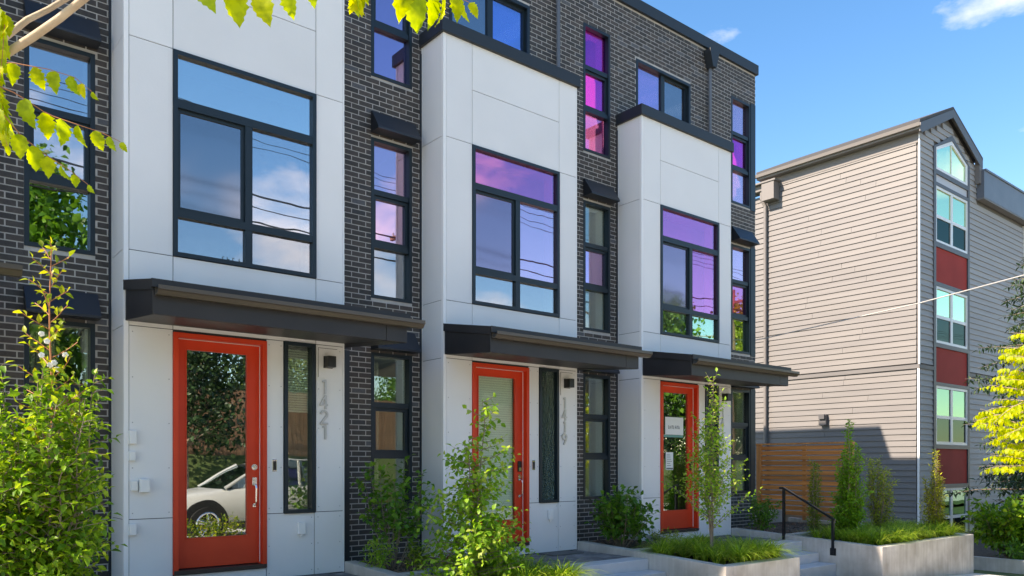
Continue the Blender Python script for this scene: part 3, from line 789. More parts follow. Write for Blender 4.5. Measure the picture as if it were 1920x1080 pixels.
    if ui in (2, 3, 1):
        dp = MB(); x_ = U+2.02 if ui != 3 else U+1.99; ztop = WALL_TOP-.10 if last else WALL_TOP-.1
        dp.tube([(x_, YB-.05, G+5.86), (x_, YB-.05, ztop-.28)], .03, 10)
        dp.build('downspout', 'lamp_grey' if False else 'blue_grey_metal', H)
        ch = MB(); ch.prism([(x_-.05, ztop-.30), (x_+.05, ztop-.30), (x_+.13, ztop-.04), (x_+.13, ztop+.02), (x_-.13, ztop+.02), (x_-.13, ztop-.04)], 'y', YB-.16, YB-.006)
        ch.build('conductor_head', 'cap_dark', H)
    # -------- things behind the ground-floor windows
    cu = MB(); n = 14; 
    for q in range(n):
        x_ = wx0+.02+q*.022; cu.box(x_, x_+.018, YB+.36+(q % 2)*.02, YB+.385+(q % 2)*.02, G-.3, G+1.38)
    if ui in (0, 1, 2): cu.build('curtain', 'cloth_cream', H)
    if ui == 1:
        MB().box(wx0-.3, wx1+.2, YB+.9, YB+2.2, FLOORS[0]+.45, FLOORS[0]+.65).build('sofa_seat', 'cloth_red', H, bevel=.05)
        MB().prism([(wx0+.05, G-.52), (wx1-.05, G-.52), (wx1-.02, G-.2), (wx0+.2, G-.3)], 'y', YB+.6, YB+.75).build('cushion', 'cloth_blue', H)
    if ui in (2, 3):
        MB().prism([(wx0+.02, G-.52), (wx0+.5, G-.52), (wx0+.2, G-.14)], 'y', YB+.35, YB+.5).build('cushion', 'cloth_cream', H)
    # warm ceiling lamp inside the middle unit
    if ui == 2:
        lm = bpy.data.materials.new('lamp_glow'); lm.use_nodes = True
        b = lm.node_tree.nodes['Principled BSDF']; b.inputs['Emission Color'].default_value = (1, .72, .45, 1); b.inputs['Emission Strength'].default_value = 4
        MATS['lamp_glow'] = lm
        MB().disc((U+.32, .75, FLOORS[2]-.32), .13, 'z', .07, 20).build('ceiling_lamp', 'lamp_glow', H)

# ------------------------------------------------------------------ grey lap-sided building
GB = thing('apartment_building', 'beige-grey lap-sided building with gable and red panels, across the alley', 'building', (0, 0, 0))
X0, Y0 = 20.0, 1.144
LAP = .168
gbm = MB()
GZ = 1.0*0 + G - 2.6
gbm.prism([(X0+.02, GZ), (31, GZ), (31, G+8.6), (24.0, G+8.6), (24.0, G+9.2), (21.9, G+10.1), (X0+.02, G+9.2)], 'y', Y0+.02, Y0+4.85)
gbm.prism([(X0+.02, GZ), (31, GZ), (31, G+8.6), (X0+.02, G+8.6)], 'y', Y0+4.86, Y0+13)
gb_core = gbm.build('wall', 'siding_sun_toned', GB)
rnd = random.Random(5)
def lapboard(mb, axis, a0, a1, z, fixed, out, h=LAP):
    """one lap board as a wedge: thick at the bottom"""
    t0, t1, tb = .004, .031, -.012
    if axis == 'y': mb.prism([(fixed-t1, z), (fixed-t0, z+h+.01), (fixed+.015, z+h+.01), (fixed+.015, z)], 'y', a0, a1)
    else: mb.prism([(fixed-t1, z), (fixed-t0, z+h+.01), (fixed+.015, z+h+.01), (fixed+.015, z)], 'x', a0, a1)
zk = G+2.70
zs = []
z = zk+.10
while z < G+9.0: zs.append(z); z += LAP
z = zk-LAP-.02
while z > GZ: zs.append(z); z -= LAP
for z in zs:
    top = z+LAP
    back = 5.86+Y0-1.144+0 if top > G+8.75 else 14.0
    joint = rnd.uniform(2.2, 4.6) if rnd.random() < .6 else None
    spans = [(Y0+.05, back)]
    if joint: spans = [(Y0+.05, joint), (joint+.007, back)]
    for a, b in spans:
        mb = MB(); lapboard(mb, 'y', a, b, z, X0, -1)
        o = mb.build('siding_board', 'siding_sun_toned', gb_core); set_tone(o.data, [rnd.random()]*len(o.data.vertices))
    # street face: left and right of the window column; gable slopes clip the ends
    def gx(zz):  # half width available under the rake
        return 2.15-(max(0, zz-(G+9.2)))*2.15/.93
for z in zs + [zs[0]+0]:
    pass
zf = sorted(set(round(v, 4) for v in zs)); z = max(zf)
while z < G+10.0: z += LAP; zf.append(z)
for z in zf:
    top = z+LAP
    lx, rx = X0-.0, 31.0
    if top > G+9.1:
        k = (top-(G+9.15))*2.15/.93; lx, rx = 19.9+k, 23.9-k
    elif top > G+8.15: rx = 23.95
    if rx-lx < .15: continue
    parts_ = []
    if G-2.7 < z < G+9.0 or top < G+9.5:
        # pentagon opening half width at this height
        if top < G+9.16: cl, c_r = 20.88, 23.37
        else:
            k = (top-(G+9.16))*1.245/.50; cl, c_r = 20.88+k, 23.37-k
        if cl < c_r and top < G+9.66:
            if lx < cl: parts_.append((lx, cl))
            if rx > c_r: parts_.append((c_r, rx))
        else: parts_.append((lx, rx))
    else: parts_.append((lx, rx))
    for a, b in parts_:
        if b-a < .05: continue
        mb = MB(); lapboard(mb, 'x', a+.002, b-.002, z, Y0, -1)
        o = mb.build('siding_board', 'siding_shade_toned', gb_core); set_tone(o.data, [rnd.random()]*len(o.data.vertices))
bt = MB(); bt.box(X0-.055, X0-.002, Y0-.055, 14, zk-.05, zk+.06); bt.box(X0-.002, 20.88, Y0-.045, Y0-.002, zk-.05, zk+.06); bt.box(23.37, 31, Y0-.045, Y0-.002, zk-.05, zk+.06)
bt.build('belt_board', 'siding_sun_toned', GB)
ct = MB(); ct.box(X0-.053, X0-.0405, Y0-.053, Y0-.020, zk+.065, G+9.1); ct.box(X0-.0405, X0+.0, Y0-.053, Y0-.0415, zk+.065, G+8.95); ct.box(X0-.048, X0-.0405, Y0-.048, Y0+.01, GZ, zk-.055)
ct.build('corner_trim', 'white_frame', GB)
# roof of the gable part
yf, yr = Y0-.16, Y0+4.95
ro = MB()
for s in (1, -1):
    ex = 21.9-s*2.18
    ro.prism([(ex, G+9.34), (21.9, G+10.30), (21.9, G+10.38), (ex, G+9.42)], 'y', yf, yr)
ro_o = ro.build('roof', 'roof_dark', GB)
rk = MB()
for s in (1, -1):
    ex = 21.9-s*2.16
    rk.prism([(ex, G+9.335), (ex, G+9.10), (ex+s*.14, G+9.10), (21.9, G+10.06), (21.9, G+10.295)], 'y', yf-.005, yf+.03)
rk.build('rake_board', 'grey_trim', ro_o)
sf = MB()
for s in (1, -1):
    ex = 21.9-s*2.13
    sf.prism([(ex, G+9.25), (21.9, G+10.19), (21.9, G+10.25), (ex, G+9.31)], 'y', yf+.032, Y0-.023)
sf.build('rake_soffit', 'beige_trim', ro_o)
ev = MB(); ev.box(19.74, 19.98, yf, yr, G+9.17, G+9.20); ev.box(19.965, 20.0, Y0+.0, yr-.1, G+8.90, G+9.165); ev.build('eave_board', 'beige_trim', ro_o)
ev = MB(); ev.prism([(19.64, G+9.315), (19.66, G+9.225), (19.735, G+9.225), (19.735, G+9.33), (19.725, G+9.33), (19.725, G+9.24), (19.67, G+9.24), (19.652, G+9.315)], 'y', yf-.02, yr+.05)
ev.box(19.7355, 19.76, yf, yr, G+9.165, G+9.335); ev.build('gutter', 'beige_trim', ro_o)
ev = MB(); ev.box(23.82, 24.06, yf, Y0-.025, G+8.6, G+9.34); ev.build('rake_return', 'beige_trim', ro_o)
pb = MB(); pb.box(23.95, 31, Y0-.24, Y0-.024, G+8.18, G+9.0); pb.box(24.02, 31, Y0-.27, Y0+.3, G+9.0, G+9.06); pb.build('parapet_band', 'blue_grey_metal', GB)
pb = MB(); pb.box(23.95, 31, Y0-.235, Y0-.024, G+8.13, G+8.178); pb.build('parapet_soffit', 'beige_trim', GB)
# rear lower parapet and conductor box
pb = MB(); pb.box(X0-.06, X0+.1, 6.1, 14, G+8.78, G+8.92); pb.build('rear_parapet', 'beige_trim', GB)
cb = MB(); cb.box(X0-.35, X0-.03, 5.42, 5.86, G+8.42, G+8.98); cb.box(X0-.38, X0-.03, 5.36, 6.6, G+8.98, G+9.03); cb.box(X0-.24, X0-.03, 5.86, 6.5, G+8.80, G+8.97)
cb_o = cb.build('conductor_box', 'beige_trim', GB)
dp = MB(); dp.tube([(X0-.14, 5.98, G+8.9), (X0-.16, 5.98, G+8.55), (X0-.10, 5.88, G+8.3), (X0-.10, 5.88, GZ)], .055, 10); dp.build('downspout', 'beige_trim', GB)
wlp = MB(); wlp.box(X0-.16, X0-.023, 3.78, 4.0, G+1.17, G+1.50); wlp.box(X0-.22, X0-.161, 3.80, 3.98, G+1.36, G+1.50); wlp.build('wall_lamp', 'grey_trim', GB)
# window column
wc = MB()
wc.box(20.88, 21.02, Y0-.05, Y0+.015, GZ, G+9.02); wc.box(23.25, 23.37, Y0-.05, Y0+.015, GZ, G+9.02)
wc.prism([(20.88, G+9.02), (21.02, G+9.02), (22.125, G+9.47), (22.125, G+9.62)], 'y', Y0-.05, Y0+.015)
wc.prism([(23.37, G+9.02), (22.125, G+9.62), (22.125, G+9.47), (23.25, G+9.02)], 'y', Y0-.05, Y0+.015)
for a, b in ((8.27, 8.40), (7.94, 8.04), (6.20, 6.34), (5.08, 5.20), (3.34, 3.46), (2.24, 2.34), (.44, .56), (-.70, -.58)): wc.box(21.02, 23.25, Y0-.05, Y0+.015, G+a, G+b)
wc_o = wc.build('window_surround', 'grey_trim', GB)
MB().box(21.02, 23.25, Y0-.01, Y0+.015, G+8.04, G+8.27).build('pale_band', 'pale_panel', GB)
for a, b in ((5.20, 6.20), (2.34, 3.34), (-.58, .44)): MB().box(21.04, 23.23, Y0-.015, Y0+.015, G+a, G+b).build('red_panel', 'red_panel', GB)
def gwin(z0, z1):
    w = MB(); a, b = 21.025, 23.245; fr = .07; xm = (a+b)/2; zm = z0+(z1-z0)*.47
    w.box(a, a+fr, Y0-.035, Y0+.03, z0, z1); w.box(b-fr, b, Y0-.035, Y0+.03, z0, z1); w.box(a+fr, b-fr, Y0-.035, Y0+.03, z0, z0+fr); w.box(a+fr, b-fr, Y0-.035, Y0+.03, z1-fr, z1)
    w.box(xm-.06, xm+.06, Y0-.03, Y0+.03, z0+fr, z1-fr)
    w.box(a+fr, xm-.06, Y0-.02, Y0+.03, zm-.045, zm+.045); w.box(xm+.06, b-fr, Y0-.02, Y0+.03, zm-.045, zm+.045)
    o = w.build('window', 'white_frame', GB)
    for x_, y_ in ((a+fr, xm-.06), (xm+.06, b-fr)):
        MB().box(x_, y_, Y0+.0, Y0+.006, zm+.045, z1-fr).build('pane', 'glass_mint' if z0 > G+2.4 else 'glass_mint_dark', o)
        MB().box(x_+.02, y_-.02, Y0+.004, Y0+.010, z0+fr+.02, zm-.045).build('pane', 'glass_mint_screened', o)
        s = MB(); s.box(x_, x_+.02, Y0-.005, Y0+.02, z0+fr, zm-.045); s.box(y_-.02, y_, Y0-.005, Y0+.02, z0+fr, zm-.045); s.box(x_+.02, y_-.02, Y0-.005, Y0+.02, z0+fr, z0+fr+.02); s.build('screen_frame', 'lamp_grey', o)
    MB().box(a, b, Y0+.013, Y0+.018, z0, z1).build('shade', 'screen_mesh', o)
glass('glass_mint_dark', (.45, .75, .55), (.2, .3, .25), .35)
for a, b in ((6.34, 7.94), (3.46, 5.08), (.56, 2.24), (-2.3, -.70)): gwin(G+a, G+b)
# pentagon window
w = MB(); yA, yB_ = Y0-.035, Y0+.03
P_o = [(21.02, 8.40), (23.25, 8.40), (23.25, 9.02), (22.125, 9.47), (21.02, 9.02)]; P_i = [(21.10, 8.48), (23.13, 8.48), (23.13, 8.97), (22.125, 9.36), (21.10, 8.96)]
for i in range(5):
    j = (i+1) % 5; w.prism([(P_o[i][0], G+P_o[i][1]), (P_o[j][0], G+P_o[j][1]), (P_i[j][0], G+P_i[j][1]), (P_i[i][0], G+P_i[i][1])], 'y', yA, yB_)
w.box(22.11, 22.14, Y0-.02, Y0+.02, G+8.48, G+9.35)
o = w.build('window', 'white_frame', GB)
MB().prism([(a, G+b) for a, b in P_i], 'y', Y0+.0, Y0+.006).build('pane', 'glass_mint', o)
MB().prism([(a, G+b) for a, b in P_i], 'y', Y0+.012, Y0+.016).build('shade', 'screen_mesh', o)
# edge window of the right wing
w = MB(); w.box(27.95, 28.05, Y0-.06, Y0+.02, G-2.2, G+8.1); w.box(30.3, 30.4, Y0-.06, Y0+.02, G-2.2, G+8.1)
o = w.build('window', 'white_frame', GB); MB().box(28.05, 30.3, Y0-.03, Y0-.024, G-2.2, G+8.1).build('pane', 'glass_mint_screened', o)
vb = MB(); vb.box(25.6, 25.85, Y0-.10, Y0-.024, G+1.05, G+1.35); vb.build('vent_cover', 'grey_trim', GB)

# ------------------------------------------------------------------ cedar fence in the alley
FN = thing('cedar_fence', 'orange cedar fence of horizontal boards at the end of the dark brick row', 'fence', (13, 0, G-1.5))
fx = 13.0; ya, yb_ = 1.62, -.62
for yy in (ya-.05, yb_+.06):
    MB().box(-.045, .045, yy-.05, yy+.05, .3, 1.92).build('post', 'cedar_post', FN, bevel=.004)
MB().box(-.06, .06, yb_, ya, 1.92, 1.955).build('top_cap', 'cedar_post', FN)
rnd = random.Random(9)
nb = 14
for q in range(nb):
    z = .40+q*.108
    mb = MB().box(-.012, .012, yb_+.115, ya-.105, z, z+.086); o = mb.build('board', 'cedar', FN, bevel=.002); set_tone(o.data, [rnd.random()]*8)
MB().box(.014, .05, .45, .53, .3, 1.9).build('rail', 'cedar_post', FN)

# ------------------------------------------------------------------ planters, porches, steps
PLl = ['concrete planter at the far left that holds the sunlit bush', 'concrete planter between the doors 1421 and 1419', 'concrete planter right of door 1419 with the slim sapling', 'largest concrete planter, at the right by the alley, carrying the black handrail']
def planter(U, i, x1, yfront, zf, zb, xr=None):
    """walls with a slightly falling top; zb height at the house, zf at the street end"""
    x0 = U+1.96
    P = thing('concrete_planter', PLl[i], 'planter', (x0, 0, 0), 'board-formed concrete planters')
    th = .15
    def wall(mb, xa, ya, xb, yb, za, zb2):
        # upright wall box in plan between (xa,ya)-(xb,yb) corner to corner, tops za at start to zb2 at end, along y
        b = len(mb.v); zz = G-2.4
        mb.v += [(xa,ya,zz),(xb,ya,zz),(xb,yb,zz),(xa,yb,zz),(xa,ya,za),(xb,ya,za),(xb,yb,zb2),(xa,yb,zb2)]
        mb.f += [(b,b+3,b+2,b+1),(b+4,b+5,b+6,b+7),(b,b+1,b+5,b+4),(b+1,b+2,b+6,b+5),(b+2,b+3,b+7,b+6),(b+3,b,b+4,b+7)]
    a = MB(); wall(a, 0, yfront, th, -.005, zf, zb); w1 = a.build('side_wall', 'concrete', P, bevel=.008)
    a = MB(); wall(a, x1-x0-th, yfront, x1-x0, -.005 if i < 3 else .9, zf, zb); a.build('side_wall', 'concrete', P, bevel=.008)
    a = MB(); wall(a, th+.002, yfront, x1-x0-th-.002, yfront+th, zf-.001, zf-.001+(zb-zf)*.05); a.build('front_wall', 'concrete', P, bevel=.008)
    zd = zb+(zf-zb)*.4
    a = MB(); a.box(th+.002, x1-x0-th-.002, -1.12, -.98, G-2.2, zd+.002); a.build('dividing_wall', 'concrete', P, bevel=.008)
    s = MB(); s.box(th, x1-x0-th, -.978, YB if i < 3 else .9, G-2.0, zb-.09); s.build('soil', 'soil', P)
    s = MB(); s.box(th, x1-x0-th, yfront+th, -1.122, G-2.0, zf-.06); s.build('soil', 'soil', P)
    return P
PT = []
ZP = G-1.30
ztop = G-1.165; zfr = G-1.285
PT.append(planter(UX[0], 0, UX[0]+3.66, -2.67, zfr, ztop))
PT.append(planter(UX[1], 1, UX[1]+3.66, -2.67, zfr, ztop))
PT.append(planter(UX[2], 2, UX[2]+3.66, -2.67, zfr, ztop))
PT.append(planter(UX[3], 3, 13.22, -2.77, zfr-.005, ztop))
# rear wall of the alley planter
o = MB().box(11.9, 13.05, .95, 1.1, G-2.4, G-1.0).build('alley_wall', 'concrete'); tag(o, 'low concrete wall at the foot of the cedar fence', 'wall')
o = MB().box(13.24, 13.36, -.62, 1.62, G-2.4, G-1.08).build('fence_footing', 'concrete'); tag(o, 'concrete footing strip under the cedar fence', 'footing')

paver_me = []
for t in (0, .35, .6, 1.0):
    mb = MB().box(-.5, .5, -.5, .5, -.5, .5); me = mb.mesh('paver', 'paver'); set_tone(me, [t]*8); paver_me.append(me)
rnd = random.Random(12)
for i, U in enumerate(UX):
    x0 = (UX[i-1]+3.665) if i else U-3.0; x1 = U+1.955
    pz = G-1.30
    base = struct(MB().box(x0, x1, -1.12, .005, G-2.3, pz-.03), 'porch_base', 'soil')
    nx = int((x1-x0)/.2); ny = 6; w = (x1-x0)/nx; d = 1.10/ny
    if i:
        for a in range(nx):
            for b in range(ny):
                inst(rnd.choice(paver_me), 'paver', base, (x0+(a+.5)*w, -1.11+(b+.5)*d, pz-.02+rnd.uniform(-.002, .002)), (w-.008, d-.008, .045))
    nst = [0, 0, 1, 2][i]; top = G-1.31; g_ = gz((x0+x1)/2)
    struct(MB().box(x0+.004, x1-.002, -1.42, -1.122, G-2.4, top+.012), 'landing_edge', 'concrete_step', bevel=.01)
    drop = (top-g_)/(nst+1)
    for q in range(nst):
        struct(MB().box(x0+.004, x1-.002, -1.424-.30*(q+1)-(0), -1.424-.30*q, G-2.4, top-drop*(q+1)), 'step', 'concrete_step', bevel=.008)
    # door mat slab in front of each numbered pier
    if i: tag(MB().box(U+1.12, U+1.72, -.40, -.06, pz+.004, pz+.02).build('door_mat', 'asphalt'), ['', 'nearest flat dark mat below the 1421 number plate', 'middle flat dark mat below the 1419 number plate', 'farthest flat dark mat below the 1417 number plate'][i], 'door mat')
struct(MB().box(15.36, 15.5, -5.6, 3.0, G-2.4, G-1.93), 'kerb', 'concrete')

# black handrail on the right planter
HR = thing('handrail', 'black steel handrail bolted to the side of the right planter', 'handrail', (9.70, -1.5, G-1.3))
def hr(p, *a): return (a[0]-9.70, a[1]+1.5, a[2]-(G-1.3))
m_ = MB(); m_.box(-.02, .02, .405, .445, -.10, .885); m_.build('post', 'black_metal', HR)
m_ = MB(); m_.box(-.02, .02, -.485, -.445, -.17, .39); m_.build('post', 'black_metal', HR)
m_ = MB(); m_.prism([(.50, .905), (.50, .87), (.42, .87), (-.50, .37), (-.50, .405), (.425, .905)], 'x', -.025, .025); m_.build('rail', 'black_metal', HR)
for y_, z_ in ((.425, -.07), (-.465, -.13)):
    m_ = MB(); m_.box(-.005, .018, y_-.05, y_+.05, z_-.06, z_+.06); m_.build('bracket', 'black_metal', HR)

# ------------------------------------------------------------------ cable
tag(MB().tube([(11.285, .85, G+2.47), (11.611, .642-.1, G+2.55), (12.07, -2.314, G+2.876), (12.371, -3.85, G+3.131), (13.3, -12, G+4.9), (13.8, -16.2, G+6.1)], .011, 6).build('service_cable', 'cable_pale'), 'pale service cable running from the end house in front of the beige building', 'cable')

# ------------------------------------------------------------------ across the street (seen in the glass)
def pole(x, label):
    z0 = gz(x)
    t = thing('utility_pole', label, 'utility pole', (x, -16.6, z0), 'utility poles across the street')
    MB().tube([(0,0,0), (0,0,11.8)], [.17, .12], 12).build('pole', 'pole_wood', t, smooth=True)
    MB().box(-.06, .06, -1.1, 1.1, 11.0, 11.12).build('crossarm', 'pole_wood', t)
    for y in (-.95, -.35, .35, .95): MB().disc((0, y, 11.2), .04, 'z', .16, 8).build('insulator', 'lamp_grey', t)
    return t
pole(35, 'wooden utility pole further down the far pavement')
pl = pole(13.8, 'wooden utility pole where the pale service cable ends')
pole(-22, 'wooden utility pole up the street behind the camera')
for k, (y, z, r) in enumerate(((-17.5, 13.1, .012), (-16.9, 13.1, .012), (-16.2, 13.1, .012), (-15.7, 13.1, .012), (-16.6, 11.2, .035), (-16.6, 10.75, .02), (-16.6, 10.3, .03))):
    pts = []
    for a, b in ((-22, 13.8), (13.8, 35), (35, 70)):
        for q in range(9):
            t = q/8; x = a+(b-a)*t; pts.append((x, y, z-1.5+gz(x)-gz(5)+.0 - 4*t*(1-t)*(b-a)*.012+G-.5*0-.5))
    tag(MB().tube(pts, r, 5).build('overhead_wire', 'wire_black'), 'black overhead wire strung between the utility poles', 'wire', 'wires between the utility poles')
LP = thing('street_lamp', 'grey street lamp with curved arm, mirrored in the middle bay glass', 'street lamp', (22.5, -14.6, gz(22)))
MB().tube([(0,0,0), (0,0,8.0)], [.10, .06], 10).build('pole', 'lamp_grey', LP)
MB().tube([(0,0,7.9), (-.5,.1,8.5), (-1.3,.2,8.7), (-2.0,.3,8.65)], .05, 8).build('arm', 'lamp_grey', LP)
MB().tube([(-1.9,.3,8.66), (-2.2,.33,8.62), (-2.6,.38,8.58), (-2.85,.4,8.56)], [.06, .14, .16, .05], 10).build('lamp_head', 'lamp_grey', LP, smooth=True)
# plank fence and house across
bk = MB(); bk.prism([(-18.2, -6), (-18.6, G-.6), (-19.3, G+.35), (-60, G+1.0), (-60, -6)], 'x', -70, 120); struct(bk, 'bank', 'verge_green')
PF = thing('plank_fence', 'brown wooden plank fence on the bank across the street, mirrored in door 1421', 'fence', (0, -19.5, 0))
pme = MB().box(-.07, .07, -.012, .012, 0, 2.35).mesh('plank', 'plank_fence'); set_tone(pme, [.5]*8)
for q in range(150):
    x = 1.5+q*.15; inst(pme, 'plank', PF, (x, (q % 2)*.008, G+.33+.02*math.sin(q*2.1)))
NH = thing('house', 'low tan house across the street with a dark roof', 'house', (27, -36, gz(27)))
hb = MB(); hb.box(-5, 5, -4, 4, 0, 3.2); hb.build('wall', 'stucco', NH)
hb = MB(); hb.prism([(-4.6, 3.2), (4.6, 3.2), (0, 5.6)], 'x', -5.3, 5.3); hb.build('roof', 'roof_dark', NH)
for x_ in (-3.2, -.6, 2.4): MB().box(x_, x_+1.2, 3.99, 4.05, 1.0, 2.3).build('window', 'glass_mint_screened', NH)
# ---- white car
CR = thing('parked_car', 'white crossover car parked at the kerb, mirrored in door 1421', 'car', (2.05, -9.25, gz(4)-.13))
CR.scale = (1.12, 1.12, 1.12)
L, W = 4.6, .92
secs = [ # x, half width bottom, half width top, z bottom, z belt
 (0.0, .62, .58, .35, .66), (.12, .80, .74, .28, .80), (.5, .90, .84, .25, .90), (1.0, .92, .87, .25, .97), (1.45, .92, .88, .25, 1.03), (2.2, .92, .89, .25, 1.05), (3.2, .92, .89, .25, 1.08), (4.1, .91, .87, .28, 1.10), (4.5, .85, .80, .35, 1.06), (4.6, .78, .72, .45, .95)]
mb = MB(); n = 10
for x, wb, wt, zb, zt in secs:
    ring = [(-wb*.9, zb), (-wb, zb+.12), (-wb*1.0, (zb+zt)/2), (-wt, zt-.06), (-wt*.85, zt), (wt*.85, zt), (wt, zt-.06), (wb, (zb+zt)/2), (wb, zb+.12), (wb*.9, zb)]
    mb.v += [(x, a, b) for a, b in ring]
for i in range(len(secs)-1):
    for k in range(n): k2 = (k+1) % n; mb.f.append((i*n+k, (i+1)*n+k, (i+1)*n+k2, i*n+k2))
mb.f.append(tuple(range(n))); e = (len(secs)-1)*n; mb.f.append(tuple(range(e+n-1, e-1, -1)))
body = mb.build('body', 'car_white', CR, smooth=True)
gh = MB(); csec = [(1.25, .84, .84, 1.00, 1.01), (2.05, .84, .70, 1.0, 1.50), (2.6, .84, .70, 1.03, 1.60), (3.6, .84, .70, 1.05, 1.58), (4.15, .82, .68, 1.05, 1.45), (4.5, .80, .78, 1.05, 1.07)]
for x, wb, wt, zb, zt in csec: gh.v += [(x, -wb, zb), (x, -wt, zt), (x, wt, zt), (x, wb, zb)]
for i in range(5):
    for k in range(3): gh.f.append((i*4+k, (i+1)*4+k, (i+1)*4+k+1, i*4+k+1))
gh.build('cabin_glass', 'glass_car', CR)
rf = MB(); rf.v = []; 
for x, wb, wt, zb, zt in csec[1:5]: rf.v += [(x, -wt-.01, zt), (x, -wt*.6, zt+.03), (x, wt*.6, zt+.03), (x, wt+.01, zt)]
for i in range(3):
    for k in range(3): rf.f.append((i*4+k, (i+1)*4+k, (i+1)*4+k+1, i*4+k+1))
rf.build('roof', 'car_white', CR, smooth=True)
pi = MB()
for s in (1, -1):
    pi.tube([(1.28, s*.85, 1.02), (2.05, s*.715, 1.51)], .035, 6); pi.tube([(2.75, s*.85, 1.04), (2.75, s*.71, 1.6)], .03, 6); pi.tube([(3.7, s*.85, 1.06), (3.75, s*.71, 1.58)], .04, 6); pi.tube([(4.2, s*.69, 1.46), (4.45, s*.80, 1.1)], .05, 6)
pi.build('pillars', 'car_white', CR)
for wx in (.9, 3.65):
    for s in (1, -1):
        MB().disc((wx, s*.86, .38), .43, 'y', .13, 28).build('wheel_arch', 'plastic_black', CR)
        wh = MB().disc((wx, s*.87, .34), .34, 'y', .22, 28).build('wheel', 'tyre', CR)
        rm = MB().disc((wx, s*.985, .34), .075, 'y', .02, 12)
        for q in range(5):
            a = q*2*math.pi/5+.3
            for da in (-.16, .16): rm.tube([(wx, s*.985, .34), (wx+.22*math.cos(a+da), s*.985, .34+.22*math.sin(a+da))], [.022, .02], 5)
        t_ = [(wx+.225*math.cos(q*math.pi/12), s*.985, .34+.225*math.sin(q*math.pi/12)) for q in range(25)]
        rm.tube(t_, .018, 5); rm.build('rim', 'chrome', wh)
for s in (1, -1):
    MB().prism([(.06, .60), (.50, .74), (.42, .84), (.10, .74)], 'y', s*.80, s*.90).build('headlight', 'glass_car', CR)
    mr = MB().box(1.72, 1.88, s*.90, s*1.08, 1.02, 1.17); mr.build('mirror', 'car_white', CR, bevel=.03)
MB().box(-.02, .05, -.5, .5, .42, .62).build('grille', 'plastic_black', CR)
sk = MB()
for s in (1, -1): sk.box(1.35, 3.2, s*.90, s*.935, .22, .36)
sk.build('sill_trim', 'plastic_black', CR)

# ------------------------------------------------------------------ plants
def shrub(name, label, cat, base, H, spread, nst, seed, m, tpl, size, step, twigs=10, twl=.35, wood='bark', nparts=0, up=.25, tone=(0, 1), r0=.012, group=None, droop=.2, lean=(0, 0), t0=.12, tonebias=None, heights=None, twt=None, rtop=.35):
    rnd = random.Random(seed); base = Vector(base)
    T = thing(name, label, cat, base, group)
    wm = MB(); leaves = []
    for s in range(nst):
        a = 2*math.pi*s/nst+rnd.uniform(-.5, .5); sp = spread*rnd.uniform(.25, 1)
        hh = H*(heights[s % len(heights)] if heights else rnd.uniform(.7, 1.05))
        off = Vector((math.cos(a)*sp, math.sin(a)*sp, 0))
        top = base+off+Vector((lean[0], lean[1], hh))
        p0 = base+off*.15; n = 8; pts = []
        for i in range(n+1):
            t = i/n; q = p0.lerp(top, t); bow = math.sin(t*math.pi)*.12*sp
            q = q+Vector((math.cos(a), math.sin(a), 0))*bow + rvec(rnd, .012*H if 0 < i < n else 0); pts.append(q)
        wm.tube([tuple(q-base) for q in pts], [r0*(1-.8*i/n) for i in range(n+1)], 5)
        for k in range(twigs):
            t = t0+(1-t0)*(k+rnd.random())/twigs
            p, d = along(pts, t); aa = rnd.random()*6.28; side = Quaternion(d, aa) @ d.orthogonal().normalized()
            ln = twl*rnd.uniform(.5, 1.15)*(1-(1-rtop)*t)
            tw = branch(rnd, p, side+Vector((0, 0, up))+d*.25, ln, 4, .18)
            wm.tube([tuple(q-base) for q in tw], [r0*.32*(1-.7*i/4) for i in range(5)], 4, caps=False)
            leaves_on(rnd, tw, leaves, step, size, tpl, .1, droop, tone, tonebias=tonebias)
            if ln > .25:
                for j in range(2):
                    p2, d2 = along(tw, rnd.uniform(.3, .8)); s2 = Quaternion(d2, rnd.random()*6.28) @ d2.orthogonal().normalized()
                    t2 = branch(rnd, p2, s2+d2+Vector((0, 0, up)), ln*.45, 3, .15)
                    leaves_on(rnd, t2, leaves, step, size*.9, tpl, .05, droop, tone, tonebias=tonebias)
        leaves_on(rnd, pts[int(n*.55):], leaves, step, size, tpl, .0, droop, tone, tonebias=tonebias)
    wm.build('stems', wood, T)
    emit_leaves(T, leaves, m, nparts)
    return T, leaves

# sunlit bush at the left
B1, lv = shrub('bush', 'big sunlit yellow-green bush at the left edge, taller than the door handle', 'bush', (-1.62, -2.52, G-1.3), 2.0, .50, 32, 21, 'leaf_fresh', 'simple', .068, .025, twigs=40, twl=.40, nparts=290, heights=[.95, .72, .88, .62, .92, .78, .84, .66, .80], up=.30, tone=(.1, .9), lean=(0, 0), t0=.03, rtop=.3, r0=.013)
rnd = random.Random(4); wm = MB(); lv = []
pts = branch(rnd, (-1.50, -2.62, G-.2), (.02, 0, 1), 1.62, 8, .05)
wm.tube([tuple(p-B1.location) for p in pts], [.010*(1-.7*i/8) for i in range(9)], 5)
for k in range(34):
    p, d = along(pts, .05+.95*k/34); s = Quaternion(d, k*2.4) @ d.orthogonal().normalized()
    ln = .30*(1-.62*k/34)
    tw = branch(rnd, p, s+Vector((0, 0, .7)), ln, 4, .15); wm.tube([tuple(q-B1.location) for q in tw], .003, 4, caps=False)
    leaves_on(rnd, tw, lv, .026, .058, 'simple', .1, .0, (.35, 1))
wm.build('leading_stem', 'twig_red', B1); emit_leaves(B1, lv, 'leaf_bush')
pm_ = MB()
